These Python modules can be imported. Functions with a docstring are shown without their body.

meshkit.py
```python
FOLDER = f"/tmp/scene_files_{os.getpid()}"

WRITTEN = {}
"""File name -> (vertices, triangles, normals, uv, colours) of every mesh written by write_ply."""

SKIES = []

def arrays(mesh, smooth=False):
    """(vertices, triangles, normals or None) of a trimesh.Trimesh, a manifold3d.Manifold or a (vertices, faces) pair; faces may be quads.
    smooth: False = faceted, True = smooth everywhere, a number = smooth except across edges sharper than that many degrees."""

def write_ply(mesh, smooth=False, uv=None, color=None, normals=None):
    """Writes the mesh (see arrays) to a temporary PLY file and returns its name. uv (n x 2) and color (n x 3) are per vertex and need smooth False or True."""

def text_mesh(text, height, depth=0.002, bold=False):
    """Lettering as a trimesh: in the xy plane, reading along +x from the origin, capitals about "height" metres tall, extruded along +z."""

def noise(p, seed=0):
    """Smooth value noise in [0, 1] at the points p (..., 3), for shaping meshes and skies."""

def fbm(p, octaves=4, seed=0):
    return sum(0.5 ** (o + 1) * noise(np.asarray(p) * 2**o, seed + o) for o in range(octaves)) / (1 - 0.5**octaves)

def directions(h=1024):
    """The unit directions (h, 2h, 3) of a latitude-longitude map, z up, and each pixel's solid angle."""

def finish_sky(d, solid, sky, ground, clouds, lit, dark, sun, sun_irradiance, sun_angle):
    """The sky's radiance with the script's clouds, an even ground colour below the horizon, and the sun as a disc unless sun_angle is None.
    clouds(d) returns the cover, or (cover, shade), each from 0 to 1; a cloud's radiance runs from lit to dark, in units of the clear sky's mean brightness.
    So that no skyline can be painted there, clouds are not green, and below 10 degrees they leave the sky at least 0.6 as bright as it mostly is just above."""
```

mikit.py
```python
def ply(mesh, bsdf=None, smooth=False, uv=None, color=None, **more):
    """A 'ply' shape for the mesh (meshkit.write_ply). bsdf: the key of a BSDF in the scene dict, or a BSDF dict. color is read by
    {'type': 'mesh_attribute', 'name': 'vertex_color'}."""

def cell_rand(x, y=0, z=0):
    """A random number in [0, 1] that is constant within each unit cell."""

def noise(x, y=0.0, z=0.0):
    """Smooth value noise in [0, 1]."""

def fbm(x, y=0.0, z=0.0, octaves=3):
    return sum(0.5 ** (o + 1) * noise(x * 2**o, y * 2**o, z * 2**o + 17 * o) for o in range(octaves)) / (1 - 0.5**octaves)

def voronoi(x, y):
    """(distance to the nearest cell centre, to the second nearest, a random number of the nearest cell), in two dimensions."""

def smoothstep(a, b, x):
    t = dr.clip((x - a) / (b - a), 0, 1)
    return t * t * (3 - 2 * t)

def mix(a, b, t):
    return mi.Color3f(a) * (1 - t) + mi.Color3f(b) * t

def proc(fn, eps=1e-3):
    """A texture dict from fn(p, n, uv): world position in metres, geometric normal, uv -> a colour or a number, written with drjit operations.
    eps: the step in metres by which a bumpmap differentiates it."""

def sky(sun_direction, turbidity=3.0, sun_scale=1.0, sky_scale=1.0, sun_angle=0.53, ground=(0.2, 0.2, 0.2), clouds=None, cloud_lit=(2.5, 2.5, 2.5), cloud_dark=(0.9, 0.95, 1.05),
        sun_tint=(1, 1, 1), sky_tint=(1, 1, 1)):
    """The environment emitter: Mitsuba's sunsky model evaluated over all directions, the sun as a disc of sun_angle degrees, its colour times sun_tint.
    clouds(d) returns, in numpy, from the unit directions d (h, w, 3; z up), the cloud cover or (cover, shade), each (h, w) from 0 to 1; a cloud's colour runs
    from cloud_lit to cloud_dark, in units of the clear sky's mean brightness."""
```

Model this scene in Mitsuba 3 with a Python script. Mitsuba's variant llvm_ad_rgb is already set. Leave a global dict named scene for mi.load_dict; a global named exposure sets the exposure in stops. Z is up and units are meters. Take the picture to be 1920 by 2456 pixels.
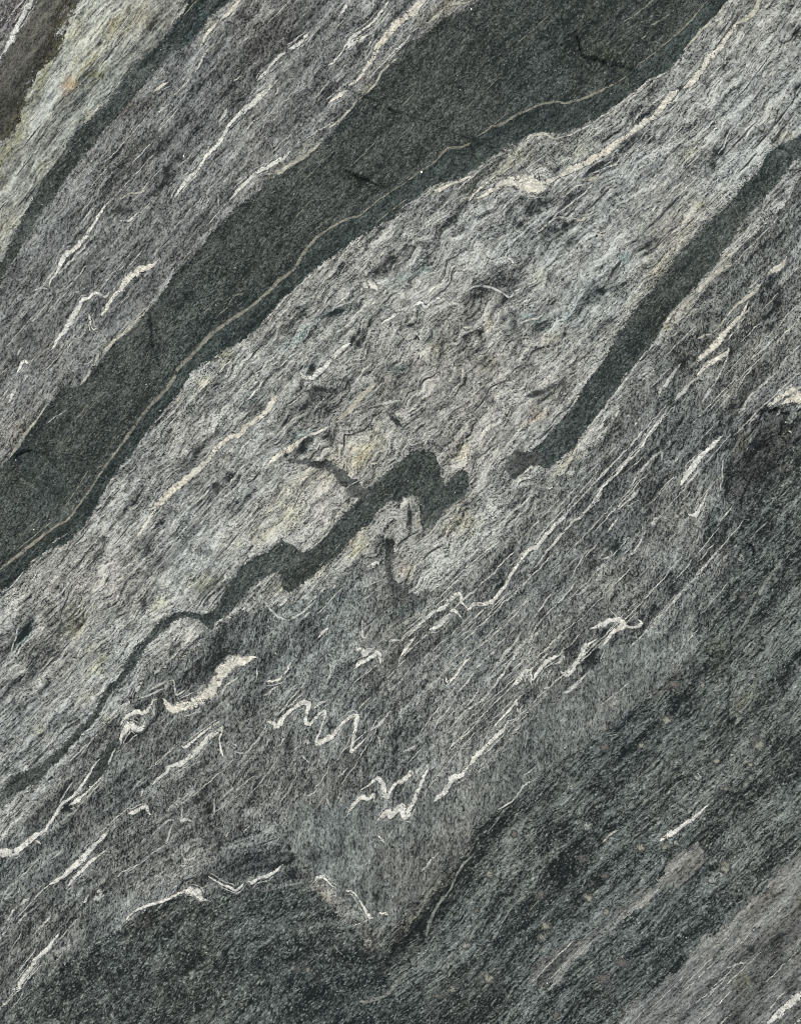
import math, random
import numpy as np, drjit as dr, mitsuba as mi, mikit, shapely
from scipy.fft import dctn, idctn
from scipy.ndimage import map_coordinates, gaussian_filter
from scipy.spatial import cKDTree

T = mi.ScalarTransform4f
scene, labels = {}, {}
# ---------------------------------------------------------------- camera, sky, exposure
CAM_H = 1.7
scene['camera'] = {'type': 'perspective', 'fov': math.degrees(2 * math.atan(0.4 / CAM_H)), 'fov_axis': 'x', 'near_clip': 0.05, 'far_clip': 60.0,
                   'to_world': T().look_at(origin=[0, 0, CAM_H], target=[0, 0, 0], up=[0, 1, 0])}
scene['sky'] = mikit.sky((-0.58, 0.50, 0.60), turbidity=3, sun_scale=0.3, sun_angle=12, clouds=lambda d: 1.0, cloud_lit=(1.53, 1.6, 1.65), sun_tint=(.85, .97, 1.12))
exposure = 2.25

# ---------------------------------------------------------------- the rock's own millimetre map
# survey points were read in a frame of 1920 x 2456 units, 1 unit = 0.41667 mm on the rock; tiles of 640 x 614 units, 0.375 unit steps
K = 0.8 / 1920


def q(c, r, s):
    a = np.array([[float(v) for v in t.split(',')] for t in s.split()])
    out = a.copy()
    out[:, 0] = ((640 * c + .375 * a[:, 0]) - 960) * K * 1000
    out[:, 1] = (1228 - (614 * r + .375 * a[:, 1])) * K * 1000
    if a.shape[1] == 3:
        out[:, 2] = a[:, 2] * .375 * K * 1000
    return out


def qv(s):                                            # the overview, 1707 units wide
    a = np.array([[float(v) for v in t.split(',')] for t in s.split()]) * 1920 / 1707
    return np.stack([(a[:, 0] - 960) * K * 1000, (1228 - a[:, 1]) * K * 1000], 1)


def cat(*a):
    return np.vstack([x[:, :2] for x in a])


def far(p, n=3, d=2500):
    """the line carried on beyond both ends"""
    a, b = p[0] - p[min(n, len(p) - 1)], p[-1] - p[-1 - min(n, len(p) - 1)]
    return np.vstack([p[0] + a / np.linalg.norm(a) * d, p, p[-1] + b / np.linalg.norm(b) * d])


def below(p):                                         # all that lies lower right of a line that runs from lower left to upper right
    return np.vstack([far(p), [[6000, 4000], [6000, -6000], [-6000, -6000]]])


def noise2(x, y, seed=0):
    xi, yi = np.floor(x).astype(np.int64), np.floor(y).astype(np.int64)
    tx, ty = x - xi, y - yi
    tx, ty = tx * tx * (3 - 2 * tx), ty * ty * (3 - 2 * ty)

    def h(a, b):
        k = (a * 374761393 + b * 668265263 + seed * 144665) & 0xFFFFFFFF
        k = ((k ^ (k >> 13)) * 1274126177) & 0xFFFFFFFF
        return ((k ^ (k >> 16)) & 0xFFFFFF) / 16777215.
    return (h(xi, yi) * (1 - tx) + h(xi + 1, yi) * tx) * (1 - ty) + (h(xi, yi + 1) * (1 - tx) + h(xi + 1, yi + 1) * tx) * ty


def fbm2(x, y, o=3, seed=0):
    return sum(.5 ** (k + 1) * noise2(x * 2 ** k + 31.7 * k, y * 2 ** k, seed + k) for k in range(o)) / (1 - .5 ** o)


# ---------------------------------------------------------------- foliation: (along, across) coordinates in mm
SITES = [  # overview x, y, degrees of the layering
    (60, 60, 62), (250, 250, 52), (60, 450, 60), (420, 120, 52), (400, 420, 52), (700, 150, 50), (850, 90, 52), (150, 700, 52), (550, 480, 46), (330, 800, 48),
    (100, 1050, 52), (700, 500, 40), (900, 330, 36), (1150, 230, 28), (1350, 170, 42), (1550, 40, 54), (1450, 230, 44), (1650, 200, 58), (1100, 380, 22), (1300, 400, 40),
    (1500, 500, 52), (1300, 750, 54), (1200, 900, 54), (1000, 600, 30), (850, 700, 35), (600, 750, 42), (450, 950, 42), (700, 900, 38), (300, 1150, 46), (150, 1350, 46),
    (250, 1450, 50), (80, 1650, 48), (450, 1250, 55), (620, 1210, 40), (760, 1110, 42), (900, 1010, 60), (950, 1090, 45), (1100, 1150, 50), (1300, 1000, 48), (1500, 750, 50),
    (1620, 600, 50), (1680, 900, 42), (1550, 1050, 52), (1200, 1250, 45), (1000, 1350, 44), (800, 1400, 46), (500, 1450, 42), (400, 1600, 48), (700, 1550, 60), (900, 1600, 60),
    (150, 1850, 46), (50, 2000, 50), (350, 1900, 30), (500, 1870, 10), (650, 1930, -25), (740, 2010, -45), (830, 1990, 55), (950, 1850, 50), (1150, 1600, 46), (1350, 1450, 44),
    (1500, 1300, 52), (1650, 1200, 55), (1620, 1450, 50), (1400, 1650, 40), (1200, 1800, 40), (1000, 2050, 45), (1300, 2000, 36), (1550, 1850, 42), (1650, 2050, 40), (1350, 2150, 40),
    (850, 1750, 80), (700, 1750, 82), (650, 2100, 60), (450, 2100, 50), (250, 2100, 48), (900, 2150, 30)]
st = np.array(SITES, float)
sp, sa = qv(' '.join(f'{a},{b}' for a, b, _ in SITES)), np.radians(st[:, 2])
GN, GS = 320, 10.0                                    # coarse field: +-1600 mm
gx = (np.arange(GN) - (GN - 1) / 2) * GS
GX, GY = np.meshgrid(gx, gx)
d2 = (GX[..., None] - sp[:, 0]) ** 2 + (GY[..., None] - sp[:, 1]) ** 2
w = 1 / (d2 + 30 ** 2) ** 1.7
cx, cy = (w * np.cos(sa)).sum(-1), (w * np.sin(sa)).sum(-1)
nn = np.hypot(cx, cy)
cx, cy = cx / nn, cy / nn


def potential(fx, fy):                                # least squares: grad phi = (fx, fy)
    div = np.zeros_like(fx)
    ex, ey = (fx[:, 1:] + fx[:, :-1]) / 2, (fy[1:] + fy[:-1]) / 2
    div[:, :-1] += ex; div[:, 1:] -= ex
    div[:-1] += ey; div[1:] -= ey
    k = 2 * np.cos(np.pi * np.arange(GN) / GN) - 2
    den = k[:, None] + k[None]
    den[0, 0] = 1
    f = dctn(div, type=2) / den
    f[0, 0] = 0
    return idctn(f, type=2) * GS


ALONG, ACROSS = potential(cx, cy), potential(-cy, cx)


def coarse(field, x, y):
    return map_coordinates(field, [np.clip(np.asarray(y) / GS + (GN - 1) / 2, 0, GN - 1), np.clip(np.asarray(x) / GS + (GN - 1) / 2, 0, GN - 1)], order=3)


# ---------------------------------------------------------------- the grid of the surface
def axis(half, step, reach):
    a = list(np.arange(0, half + step, step))
    d = step
    while a[-1] < reach:
        d *= 1.09
        a.append(a[-1] + d)
    return np.concatenate([-np.array(a[:0:-1]), a])


ax, ay = axis(404, .95, 1250), axis(516, .95, 1400)
X, Y = np.meshgrid(ax, ay)
NX, NY = len(ax), len(ay)
A, S = coarse(ALONG, X, Y), coarse(ACROSS, X, Y)
foldmask = np.clip(sum(k * np.exp(-((X - a) / r) ** 2 - ((Y - b) / t) ** 2) for a, b, r, t, k in
                       [(69, 207, 130, 110, 1), (-80, 95, 110, 90, .75), (10, -10, 90, 70, .8), (-60, -200, 120, 90, .35), (-290, -60, 90, 110, .3)]), 0, 1)
S = S + foldmask * (18 * (fbm2(A / 36, S / 48, 2, 61) - .5) + 8.5 * (noise2(A / 13, S / 26, 63) - .5) + 2.4 * (noise2(A / 5.5, S / 14, 64) - .5))
SY, SX = np.gradient(S, ay, ax)

# ---------------------------------------------------------------- layers, from the first to the last laid on
main_top = cat(q(0, 1, '0,1360 80,1270 130,1185 190,1110 265,1000 340,920 400,840 510,835 560,770 620,690 700,590 740,545 830,490 960,330 1030,250 1100,130 1180,50'),
               q(0, 0, '1330,1530 1430,1400 1540,1300 1690,1180'),
               q(1, 0, '30,1135 110,1090 230,1010 350,890 430,840 480,760 570,640 650,570 740,440 830,390 870,320 960,230 1060,180 1130,100 1220,90 1330,20'))
main_low = cat(q(0, 2, '0,520 70,460 150,390 220,310 300,250 430,200 480,130 590,20'),
               q(0, 1, '660,1490 750,1370 850,1250 930,1140 1010,1040 1080,950 1160,840 1260,720 1370,650 1420,590 1550,550 1620,480'),
               q(1, 1, '0,400 100,280 200,190 300,90 370,30'),
               q(1, 0, '560,1540 640,1480 740,1430 830,1360 960,1270 1050,1190 1150,1150 1230,1130 1310,1090 1400,1020 1490,970 1590,900 1700,840'),
               q(2, 0, '80,840 150,850 250,830 330,790 430,740 560,640 640,570 750,500 850,460 900,400 990,290 1070,180 1150,110 1220,30'))
seam = cat(q(0, 2, '0,370 100,290 200,210 300,130 440,40'), q(0, 1, '490,1610 560,1510 620,1420 680,1330 740,1250 800,1170 880,1060 950,970 1030,890 1100,800 1150,710 1210,650 1280,580 1350,500 1450,430 1540,370 1620,310'),
           q(1, 0, '240,1610 300,1540 370,1480 450,1430 540,1390 600,1370 680,1300 780,1230 890,1160 970,1100 1060,1040 1120,975 1170,940 1250,932 1340,870 1400,830 1480,800 1530,770 1600,730'),
           q(2, 0, '0,680 90,652 200,655 310,630 400,590 480,550 600,470 690,390 760,340 860,260 920,210 980,150 1060,60 1110,0'))
thin_left = cat(q(0, 1, '-80,150 0,60'), q(0, 0, '50,1600 110,1480 150,1370 200,1270 260,1170 320,1060 390,960 450,880 510,810 620,720 680,640 760,540 820,450 870,390 980,310 1040,250 1080,190 1130,120 1190,40 1220,-40'))
thin_right = cat(q(0, 1, '-60,260 0,170 60,80'), q(0, 0, '110,1638 150,1560 200,1470 250,1380 310,1300 370,1220 430,1120 480,1060 560,980 630,880 690,800 760,720 840,640 900,560 980,460 1050,380 1130,310 1210,260 1290,180 1330,100 1400,60 1470,-20'))
olive_left = q(0, 0, '-60,480 0,390 50,300 100,200 170,90 220,0')
olive_right = q(0, 0, '-60,1060 0,970 60,900 100,850 140,700 160,640 200,560 240,480 290,420 350,340 420,190 460,100 500,0')
grey_top = qv('0,1800 60,1740 130,1650 200,1580 250,1530 300,1450 340,1430 400,1400 450,1330 540,1300 620,1290 700,1250 760,1200 820,1190 840,1260 900,1270 980,1230 1060,1170 1140,1080 1200,1020 1300,900 1380,790 1480,650 1560,550 1650,440 1707,390')
r_left = cat(q(2, 1, '0,1250 40,1200 110,1120 190,1040 260,950 300,870 340,810 400,730 460,640 500,560 560,470 600,400 660,320 740,220 800,150 860,90'),
             q(2, 0, '920,1638 960,1570 1050,1480 1130,1400 1220,1350 1270,1260 1350,1170 1440,1090 1480,990 1560,925 1707,880 1900,700'))
r_right = cat(q(2, 1, '20,1330 70,1362 120,1350 180,1280 260,1230 320,1130 400,1040 450,960 510,880 580,780 650,690 720,620 790,500 850,390 930,300 1010,220 1080,130 1150,70'),
              q(2, 0, '1220,1600 1290,1500 1340,1400 1420,1330 1520,1220 1600,1120 1640,1050 1707,1010 2000,850'))
z_out = cat(q(0, 3, '-300,440 0,190 40,120 80,60 190,10'),
            q(0, 2, '260,1638 320,1570 370,1530 430,1460 500,1390 560,1330 610,1270 650,1190 690,1120 750,1070 800,1010 850,920 900,850 960,780 1020,710 1080,670 1130,650 1200,640 1290,660 1340,650 1390,620 1430,520 1480,450 1520,390 1560,340 1640,290'),
            q(1, 2, '0,270 60,210 100,190 170,220 200,250 240,270 290,240 330,200 380,150 440,80 500,10'),
            q(1, 1, '600,1560 650,1480 720,1430 800,1370 850,1320 920,1260 960,1255 1070,1260 1090,1330 1110,1420 1140,1480 1200,1400 1250,1370 1280,1390 1285,1460 1270,1520 1200,1570 1130,1620'),
            q(1, 2, '1110,20 1070,70 1000,110 985,60 985,-50 968,-100'),
            q(1, 1, '945,1524 905,1538 870,1535 845,1568 790,1560 740,1600'),
            q(1, 2, '690,10 650,80 600,100 520,190 470,250 430,290 380,320 330,370 260,430 180,490 140,510 110,490 90,400 40,380 0,410'),
            q(0, 2, '1600,480 1560,530 1500,600 1440,660 1370,700 1350,750 1310,720 1270,680 1190,670 1100,700 1050,750 1000,800 940,850 890,930 850,1000 800,1060 760,1110 700,1160 660,1240 620,1310 570,1370 510,1430 440,1510 380,1590'),
            q(0, 3, '290,20 250,80 170,120 100,160 40,190 0,230 -300,500'))
limb = q(1, 1, '110,1312 230,1290 350,1310 460,1350 540,1410 610,1470 660,1490 640,1550 600,1565 540,1530 490,1480 450,1420 380,1370 280,1340 180,1330')
stub = q(1, 1, '1530,1390 1540,1300 1580,1250 1650,1240 1720,1250 1780,1290 1760,1360 1700,1350 1640,1400 1580,1410')
schist_top = qv('800,2030 850,1960 920,1870 1000,1780 1080,1700 1180,1640 1280,1570 1380,1480 1450,1420 1510,1320 1545,1230 1560,1140 1590,1065 1640,1000 1707,955')
grey_br = q(2, 3, '480,1638 560,1560 640,1490 780,1400 880,1310 990,1220 1060,1130 1190,1030 1280,940 1380,850 1480,780 1560,660 1707,540')
pale_streak_zone = q(2, 3, '-30,1290 60,1180 200,1120 360,1060 480,980 560,880 640,820 760,790 850,640 960,560 1100,500 1060,600 960,690 870,760 740,860 640,930 520,1010 420,1110 330,1200 200,1300 90,1420 -40,1440')
green = qv('610,1770 640,1720 700,1740 740,1690 830,1760 900,1700 1000,1690 1090,1600 1150,1500 1230,1470 1300,1370 1420,1340 1480,1330 1440,1410 1330,1510 1200,1620 1100,1680 1020,1760 940,1850 870,1950 800,1990 770,1960 730,1900 680,1860 630,1850')
dome = cat(q(0, 3, '-200,2000 60,1638 130,1500 190,1400 280,1330 400,1260 480,1180 600,1110 760,1060 800,1000 900,925 1050,865 1180,810 1270,850 1340,860 1400,810 1480,800 1600,790'),
           q(1, 3, '0,795 100,760 200,760 330,800 400,880 480,960 560,1060 620,1150 680,1250 760,1330 810,1380 840,1638 900,2600'), q(0, 3, '-600,5200'))
recess = q(2, 1, '1490,990 1540,950 1590,990 1640,1005 1707,975 1900,920 1900,1180 1707,1260 1640,1290 1570,1400 1480,1480 1380,1600 1290,1638 1270,1500 1290,1330 1270,1200 1340,1170 1420,1110 1460,1040')
lens = cat(q(0, 2, '770,1430 750,1520 720,1610'), q(0, 3, '690,0 650,55 600,110 545,140 560,80 590,20'), q(0, 2, '620,1570 680,1500'))
hook = q(1, 2, '740,160 820,170 810,260 800,360 820,440 880,520 960,545 1100,500 1010,560 900,575 820,540 770,470 765,370 750,260')
wedge = q(0, 1, '60,1300 100,1260 190,1240 260,1270 330,1330 400,1430 430,1540 330,1560 240,1480 150,1380')

# name, polygon, material, fuzz in mm, label
LAYERS = [
    ('grey_layer', None, 'grey_gneiss', 0, 'mid grey finely streaked layer between the two dark green layers at upper left'),
    ('grey_layer', np.vstack([far(olive_left), [[-6000, 6000], [-6000, -6000]]]), 'grey_gneiss', 2, 'small mauve grey corner outside the white vein'),
    ('olive_layer', np.vstack([far(olive_left), far(olive_right)[::-1]]), 'olive_schist', 13, 'dark olive brown layer in the upper left corner'),
    ('pale_layer', np.vstack([far(olive_right), far(thin_left)[::-1]]), 'pale_gneiss', 7, 'silvery pale layer with a rust stain, left of the narrow dark layer'),
    ('dark_layer', np.vstack([far(thin_left), far(thin_right)[::-1]]), 'amphibolite', 1.4, 'narrow dark green layer below the silvery pale layer'),
    ('dark_layer', below(main_top), 'amphibolite', 2.2, 'broad dark green layer with an olive seam along it'),
    ('dark_layer', below(seam), 'teal_amphibolite', 3, 'teal lower margin of the broad dark green layer, below its olive seam'),
    ('pale_layer', below(main_low), 'light_gneiss', 3.5, 'broad light mottled layer across the middle'),
    ('grey_layer', below(grey_top), 'slate_gneiss', 9, 'darker grey layer full of zigzag white veins'),
    ('dark_layer', np.vstack([r_left, r_right[::-1]]), 'amphibolite', 2.2, 'dark green layer that ends in a blunt tip right of the folded one'),
    ('dark_layer', z_out, 'amphibolite', 1.0, 'dark layer folded into a zigzag and thinning to lower left'),
    ('dark_layer', limb, 'biotite_gneiss', 5, 'short curved dark limb left of the zigzag fold'),
    ('dark_layer', stub, 'biotite_gneiss', 5, 'small dark patch at the tip of a dark layer'),
    ('dark_lens', lens, 'amphibolite', 1.8, 'thin teal dark lens beside a white vein'),
    ('dark_hook', hook, 'biotite_gneiss', 5, 'dark hook shaped streak under the zigzag fold'),
    ('green_patch', green, 'green_gneiss', 15, 'pale green grey patch with vertical grain'),
    ('schist_layer', below(schist_top), 'mica_schist', 12, 'broad blackish schist layer with pale and pink spots at lower right'),
    ('grey_streak', pale_streak_zone, 'grey_gneiss_low', 9, 'soft grey streak within the blackish schist'),
    ('grey_layer', below(grey_br), 'grey_gneiss_low', 9, 'brownish grey layer in the lower right corner'),
    ('schist_dome', dome, 'dome_schist', 6, 'blackish rounded fold core at lower left'),
    ('dark_hollow', recess, 'hollow_rock', 18, 'blackish weathered hollow under the cream vein at the right edge'),
    ('dark_hollow', wedge, 'teal_amphibolite', 5, 'dark triangular hollow on the broad dark green layer'),
]


def chaikin(p):
    a, b = p, np.roll(p, -1, 0)
    return np.stack([a * .75 + b * .25, a * .25 + b * .75], 1).reshape(-1, 2)


mx, my = (X[:-1, :-1] + X[1:, 1:]) / 2, (Y[:-1, :-1] + Y[1:, 1:]) / 2
ma, ms = (A[:-1, :-1] + A[1:, 1:]) / 2, (S[:-1, :-1] + S[1:, 1:]) / 2
wig = [(fbm2(ma / 11, ms / 5, 3, 5) - .5) * 2, (noise2(ma / 2.6, ms / 1.3, 6) - .5) * 2, (fbm2(ma / 30, ms / 9, 2, 8) - .5) * 2, (noise2(mx / 1.3, my / 1.3, 9) - .5) * 2]
ang = np.arctan2(coarse(cy, mx, my), coarse(cx, mx, my))
layer = np.zeros(mx.shape, int)
FRAME = shapely.box(-420, -530, 420, 530)
for i, (name, poly, mat, fuzz, lab) in enumerate(LAYERS):
    if poly is None:
        continue
    off = fuzz * (.8 * wig[0] + .3 * wig[1] + (.8 * wig[2] if fuzz > 4 else 0)) + 1.3 * wig[3]
    offa = .6 * fuzz * wig[2] if fuzz > 4 else 0
    px, py = mx - np.sin(ang) * off + np.cos(ang) * offa, my + np.cos(ang) * off + np.sin(ang) * offa
    g = shapely.make_valid(shapely.Polygon(poly if poly is z_out else chaikin(poly)))
    g = g.buffer(.9) if poly is z_out else g
    g = shapely.union_all([h for h in shapely.get_parts(g) if h.intersects(FRAME)])
    shapely.prepare(g)
    layer[shapely.contains_xy(g, px, py)] = i

# ---------------------------------------------------------------- cracks and ledges
# name, polyline with widths, groove depth mm, dark fill?
CRACKS = [
    (q(2, 1, '1460,1050,8 1400,1130,14 1340,1180,8'), 4, True), (q(2, 1, '1500,1000,10 1560,975,16 1620,1010,12 1690,990,16 1800,960,10'), 5, False), (q(2, 1, '1600,1050,8 1590,1140,14 1620,1200,8'), 4, True), (q(2, 1, '1480,1150,8 1520,1230,12 1490,1320,8'), 3, True),
    (q(2, 0, '285,205,8 296,290,12 308,330,14 335,362,8'), 4.0, True),
    (q(2, 0, '335,362,10 420,372,8 520,405,7 640,440,5'), 2.0, False),
    (q(1, 0, '480,545,5 580,592,9 660,622,6 740,655,4'), 2.0, True),
    (q(1, 0, '770,680,12 810,705,16 860,720,10'), 3.0, True),
    (q(1, 0, '860,715,5 1000,768,6 1100,800,5 1200,842,6 1300,880,6 1400,918,5 1480,950,5'), 1.5, True),
    (q(1, 0, '290,462,4 400,505,6 480,545,6'), 1.2, True),
    (q(1, 0, '1490,955,9 1560,985,7 1610,1010,5'), 2.0, True),
    (q(1, 0, '500,1080,16 560,1115,20 640,1150,14 740,1185,8'), 2.5, False),
    (q(1, 0, '300,1222,12 340,1178,10 440,1130,7'), 2.0, False),
    (q(1, 0, '1085,190,5 1105,290,7 1128,385,8 1140,430,5'), 1.5, False),
    (q(1, 0, '1310,975,14 1340,1020,10'), 3.0, True),
    (q(1, 0, '1590,80,8 1600,130,5'), 1.5, True),
    (q(2, 0, '1560,262,9 1600,280,13 1640,255,12 1680,200,14 1707,170,10 1760,120,8'), 4.0, True),
    (q(0, 1, '90,1282,10 130,1250,16 190,1240,10'), 4.0, True),
    (q(0, 1, '960,330,8 970,450,14 965,540,20 1010,650,20 1020,700,8'), 2.5, False),
    (q(0, 0, '1340,90,4 1400,122,7 1520,165,4'), 1.6, True),
    (q(2, 1, '1420,1380,10 1345,1520,9 1335,1600,9'), 3.0, True),
    (q(2, 2, '1335,-40,8 1330,30,6'), 2.0, True),
    (q(2, 2, '1250,550,10 1262,800,14 1258,1000,14 1250,1200,12 1255,1360,22'), 2.0, False),
    (q(2, 0, '840,520,4 960,580,5 1000,600,3'), 1.5, True),
    (q(2, 0, '1400,812,4 1500,882,5 1600,962,5 1650,1005,8 1630,1040,4'), 1.8, True),
    (q(2, 0, '0,1020,4 100,1072,6 160,1122,8 190,1150,8 250,1160,4'), 1.8, True),
    (q(0, 3, '1130,792,10 1160,732,12 1230,712,6'), 3.5, True),
    (q(0, 2, '1368,1088,4 1410,1142,6'), 1.5, True), (q(0, 2, '1398,1068,4 1432,1112,5'), 1.5, True),
    (q(2, 2, '1372,202,14 1398,222,18 1412,255,16 1402,282,8'), 6.0, True),
    (q(1, 3, '1572,600,10 1580,800,12 1575,870,8'), 1.5, False),
    (q(1, 1, '1355,480,12 1372,520,20 1378,545,8'), 3.0, True),
    (q(1, 1, '950,540,6 960,520,18 972,540,10'), 4.0, True),
    (q(0, 1, '1040,980,8 1020,1010,14'), 2.0, False),
    (q(2, 1, '1630,1110,5 1700,1080,4'), 1.0, False),
    (q(1, 1, '1610,1130,5 1650,1100,9 1690,1080,5'), 2.0, True),
    (q(1, 3, '1530,1480,6 1560,1380,10 1600,1230,5'), 1.6, False),
    (q(0, 3, '390,1230,14 410,1290,10'), 2.5, False),
    (q(0, 0, '700,800,4 760,720,7 860,690,6 950,670,10 985,680,6'), 1.4, False),
    (q(1, 3, '-10,1540,30 20,1480,40 30,1400,16'), 3.5, False),
    (q(2, 3, '95,1040,6 100,1120,8 95,1200,4'), 1.5, False),
    (q(0, 1, '830,1150,8 870,1120,16 850,1190,8'), 2.0, False),
]
LEDGES = [  # line; the ground right of the direction of travel drops by h mm and comes back over L mm
    (q(2, 0, '230,150 285,215 300,320 335,362 420,372 560,420 640,440 760,470'), 4.5, 26),
    (q(1, 0, '400,500 480,545 580,590 660,620 780,680 860,710 1000,770 1300,880 1480,950 1600,1005'), 1.6, 30),
    (q(1, 0, '440,1060 500,1080 560,1110 640,1150 740,1185 800,1210'), 3.0, 14),
    (q(2, 0, '1400,808 1500,878 1600,958 1707,1020'), 2.0, 30),
    (q(2, 0, '1800,500 1707,530 1665,570 1680,640 1707,670 1800,740'), -3.5, 25),
    (q(2, 0, '1540,250 1600,284 1640,259 1680,204 1760,120'), -3.5, 25),
    (q(0, 3, '1080,830 1130,790 1160,730 1230,710 1330,740'), 3.0, 14),
    (q(2, 1, '1290,1150 1260,1300 1240,1450 1230,1638'), -1.5, 40),
    (q(2, 2, '1230,400 1250,550 1262,800 1258,1000 1250,1200 1255,1400'), -2.5, 22),
    (q(0, 1, '60,1300 90,1280 130,1250 190,1238 260,1255 320,1300'), 3.5, 40),
    (q(0, 1, '950,300 965,450 962,540 1000,650 1020,720'), -1.8, 16),
]


def seg_dist(px, py, line):
    """distance to a polyline, where along it (index), and the side (+ left of the direction of travel)"""
    best, idx, side = np.full(px.shape, 1e9), np.zeros(px.shape), np.zeros(px.shape)
    for k in range(len(line) - 1):
        a, b = line[k, :2], line[k + 1, :2]
        e = b - a
        t = np.clip(((px - a[0]) * e[0] + (py - a[1]) * e[1]) / (e @ e), 0, 1)
        d = np.hypot(px - a[0] - t * e[0], py - a[1] - t * e[1])
        m = d < best
        best[m], idx[m] = d[m], (k + t)[m]
        side[m] = np.sign(e[0] * (py - a[1]) - e[1] * (px - a[0]))[m]
    return best, idx, side


def window(line, pad):
    x0, x1 = np.searchsorted(ax, [line[:, 0].min() - pad, line[:, 0].max() + pad])
    y0, y1 = np.searchsorted(ay, [line[:, 1].min() - pad, line[:, 1].max() + pad])
    return slice(y0, y1), slice(x0, x1)


# ---------------------------------------------------------------- relief in mm
Z = 11 * (fbm2(X / 230, Y / 230, 2, 11) - .5) + 4.5 * (fbm2(A / 75, S / 24, 3, 12) - .5) + 2.0 * (fbm2(A / 18, S / 6, 2, 13) - .5) + 1.8 * (fbm2(X / 11, Y / 10, 2, 14) - .5)
Z += .9 * (noise2(A / 6, S / 1.9, 15) - .5) + .8 * (noise2(X / 2.4, Y / 3.2, 16) - .5) + .5 * (noise2(X / 1.2, Y / 1.3, 18) - .5)
soft = np.isin(layer, [i for i, l in enumerate(LAYERS) if l[2] in ('amphibolite', 'teal_amphibolite', 'biotite_gneiss')]).astype(float)
soft = np.pad(gaussian_filter(soft, 2.0), ((0, 1), (0, 1)), mode='edge')
Z -= .5 * soft
hol = np.pad(gaussian_filter((layer == 20).astype(float), 22), ((0, 1), (0, 1)), mode='edge')
wed = np.pad(gaussian_filter((layer == 21).astype(float), 5), ((0, 1), (0, 1)), mode='edge')
Z -= 4 * wed * (.6 + .8 * fbm2(X / 14, Y / 14, 3, 19))
Z -= 13 * hol + 10 * hol * (fbm2(X / 22, Y / 22, 3, 17) - .5)
wx, wy = (fbm2(X / 7, Y / 7, 2, 21) - .5) * 4, (fbm2(X / 7, Y / 7, 2, 22) - .5) * 4
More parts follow.
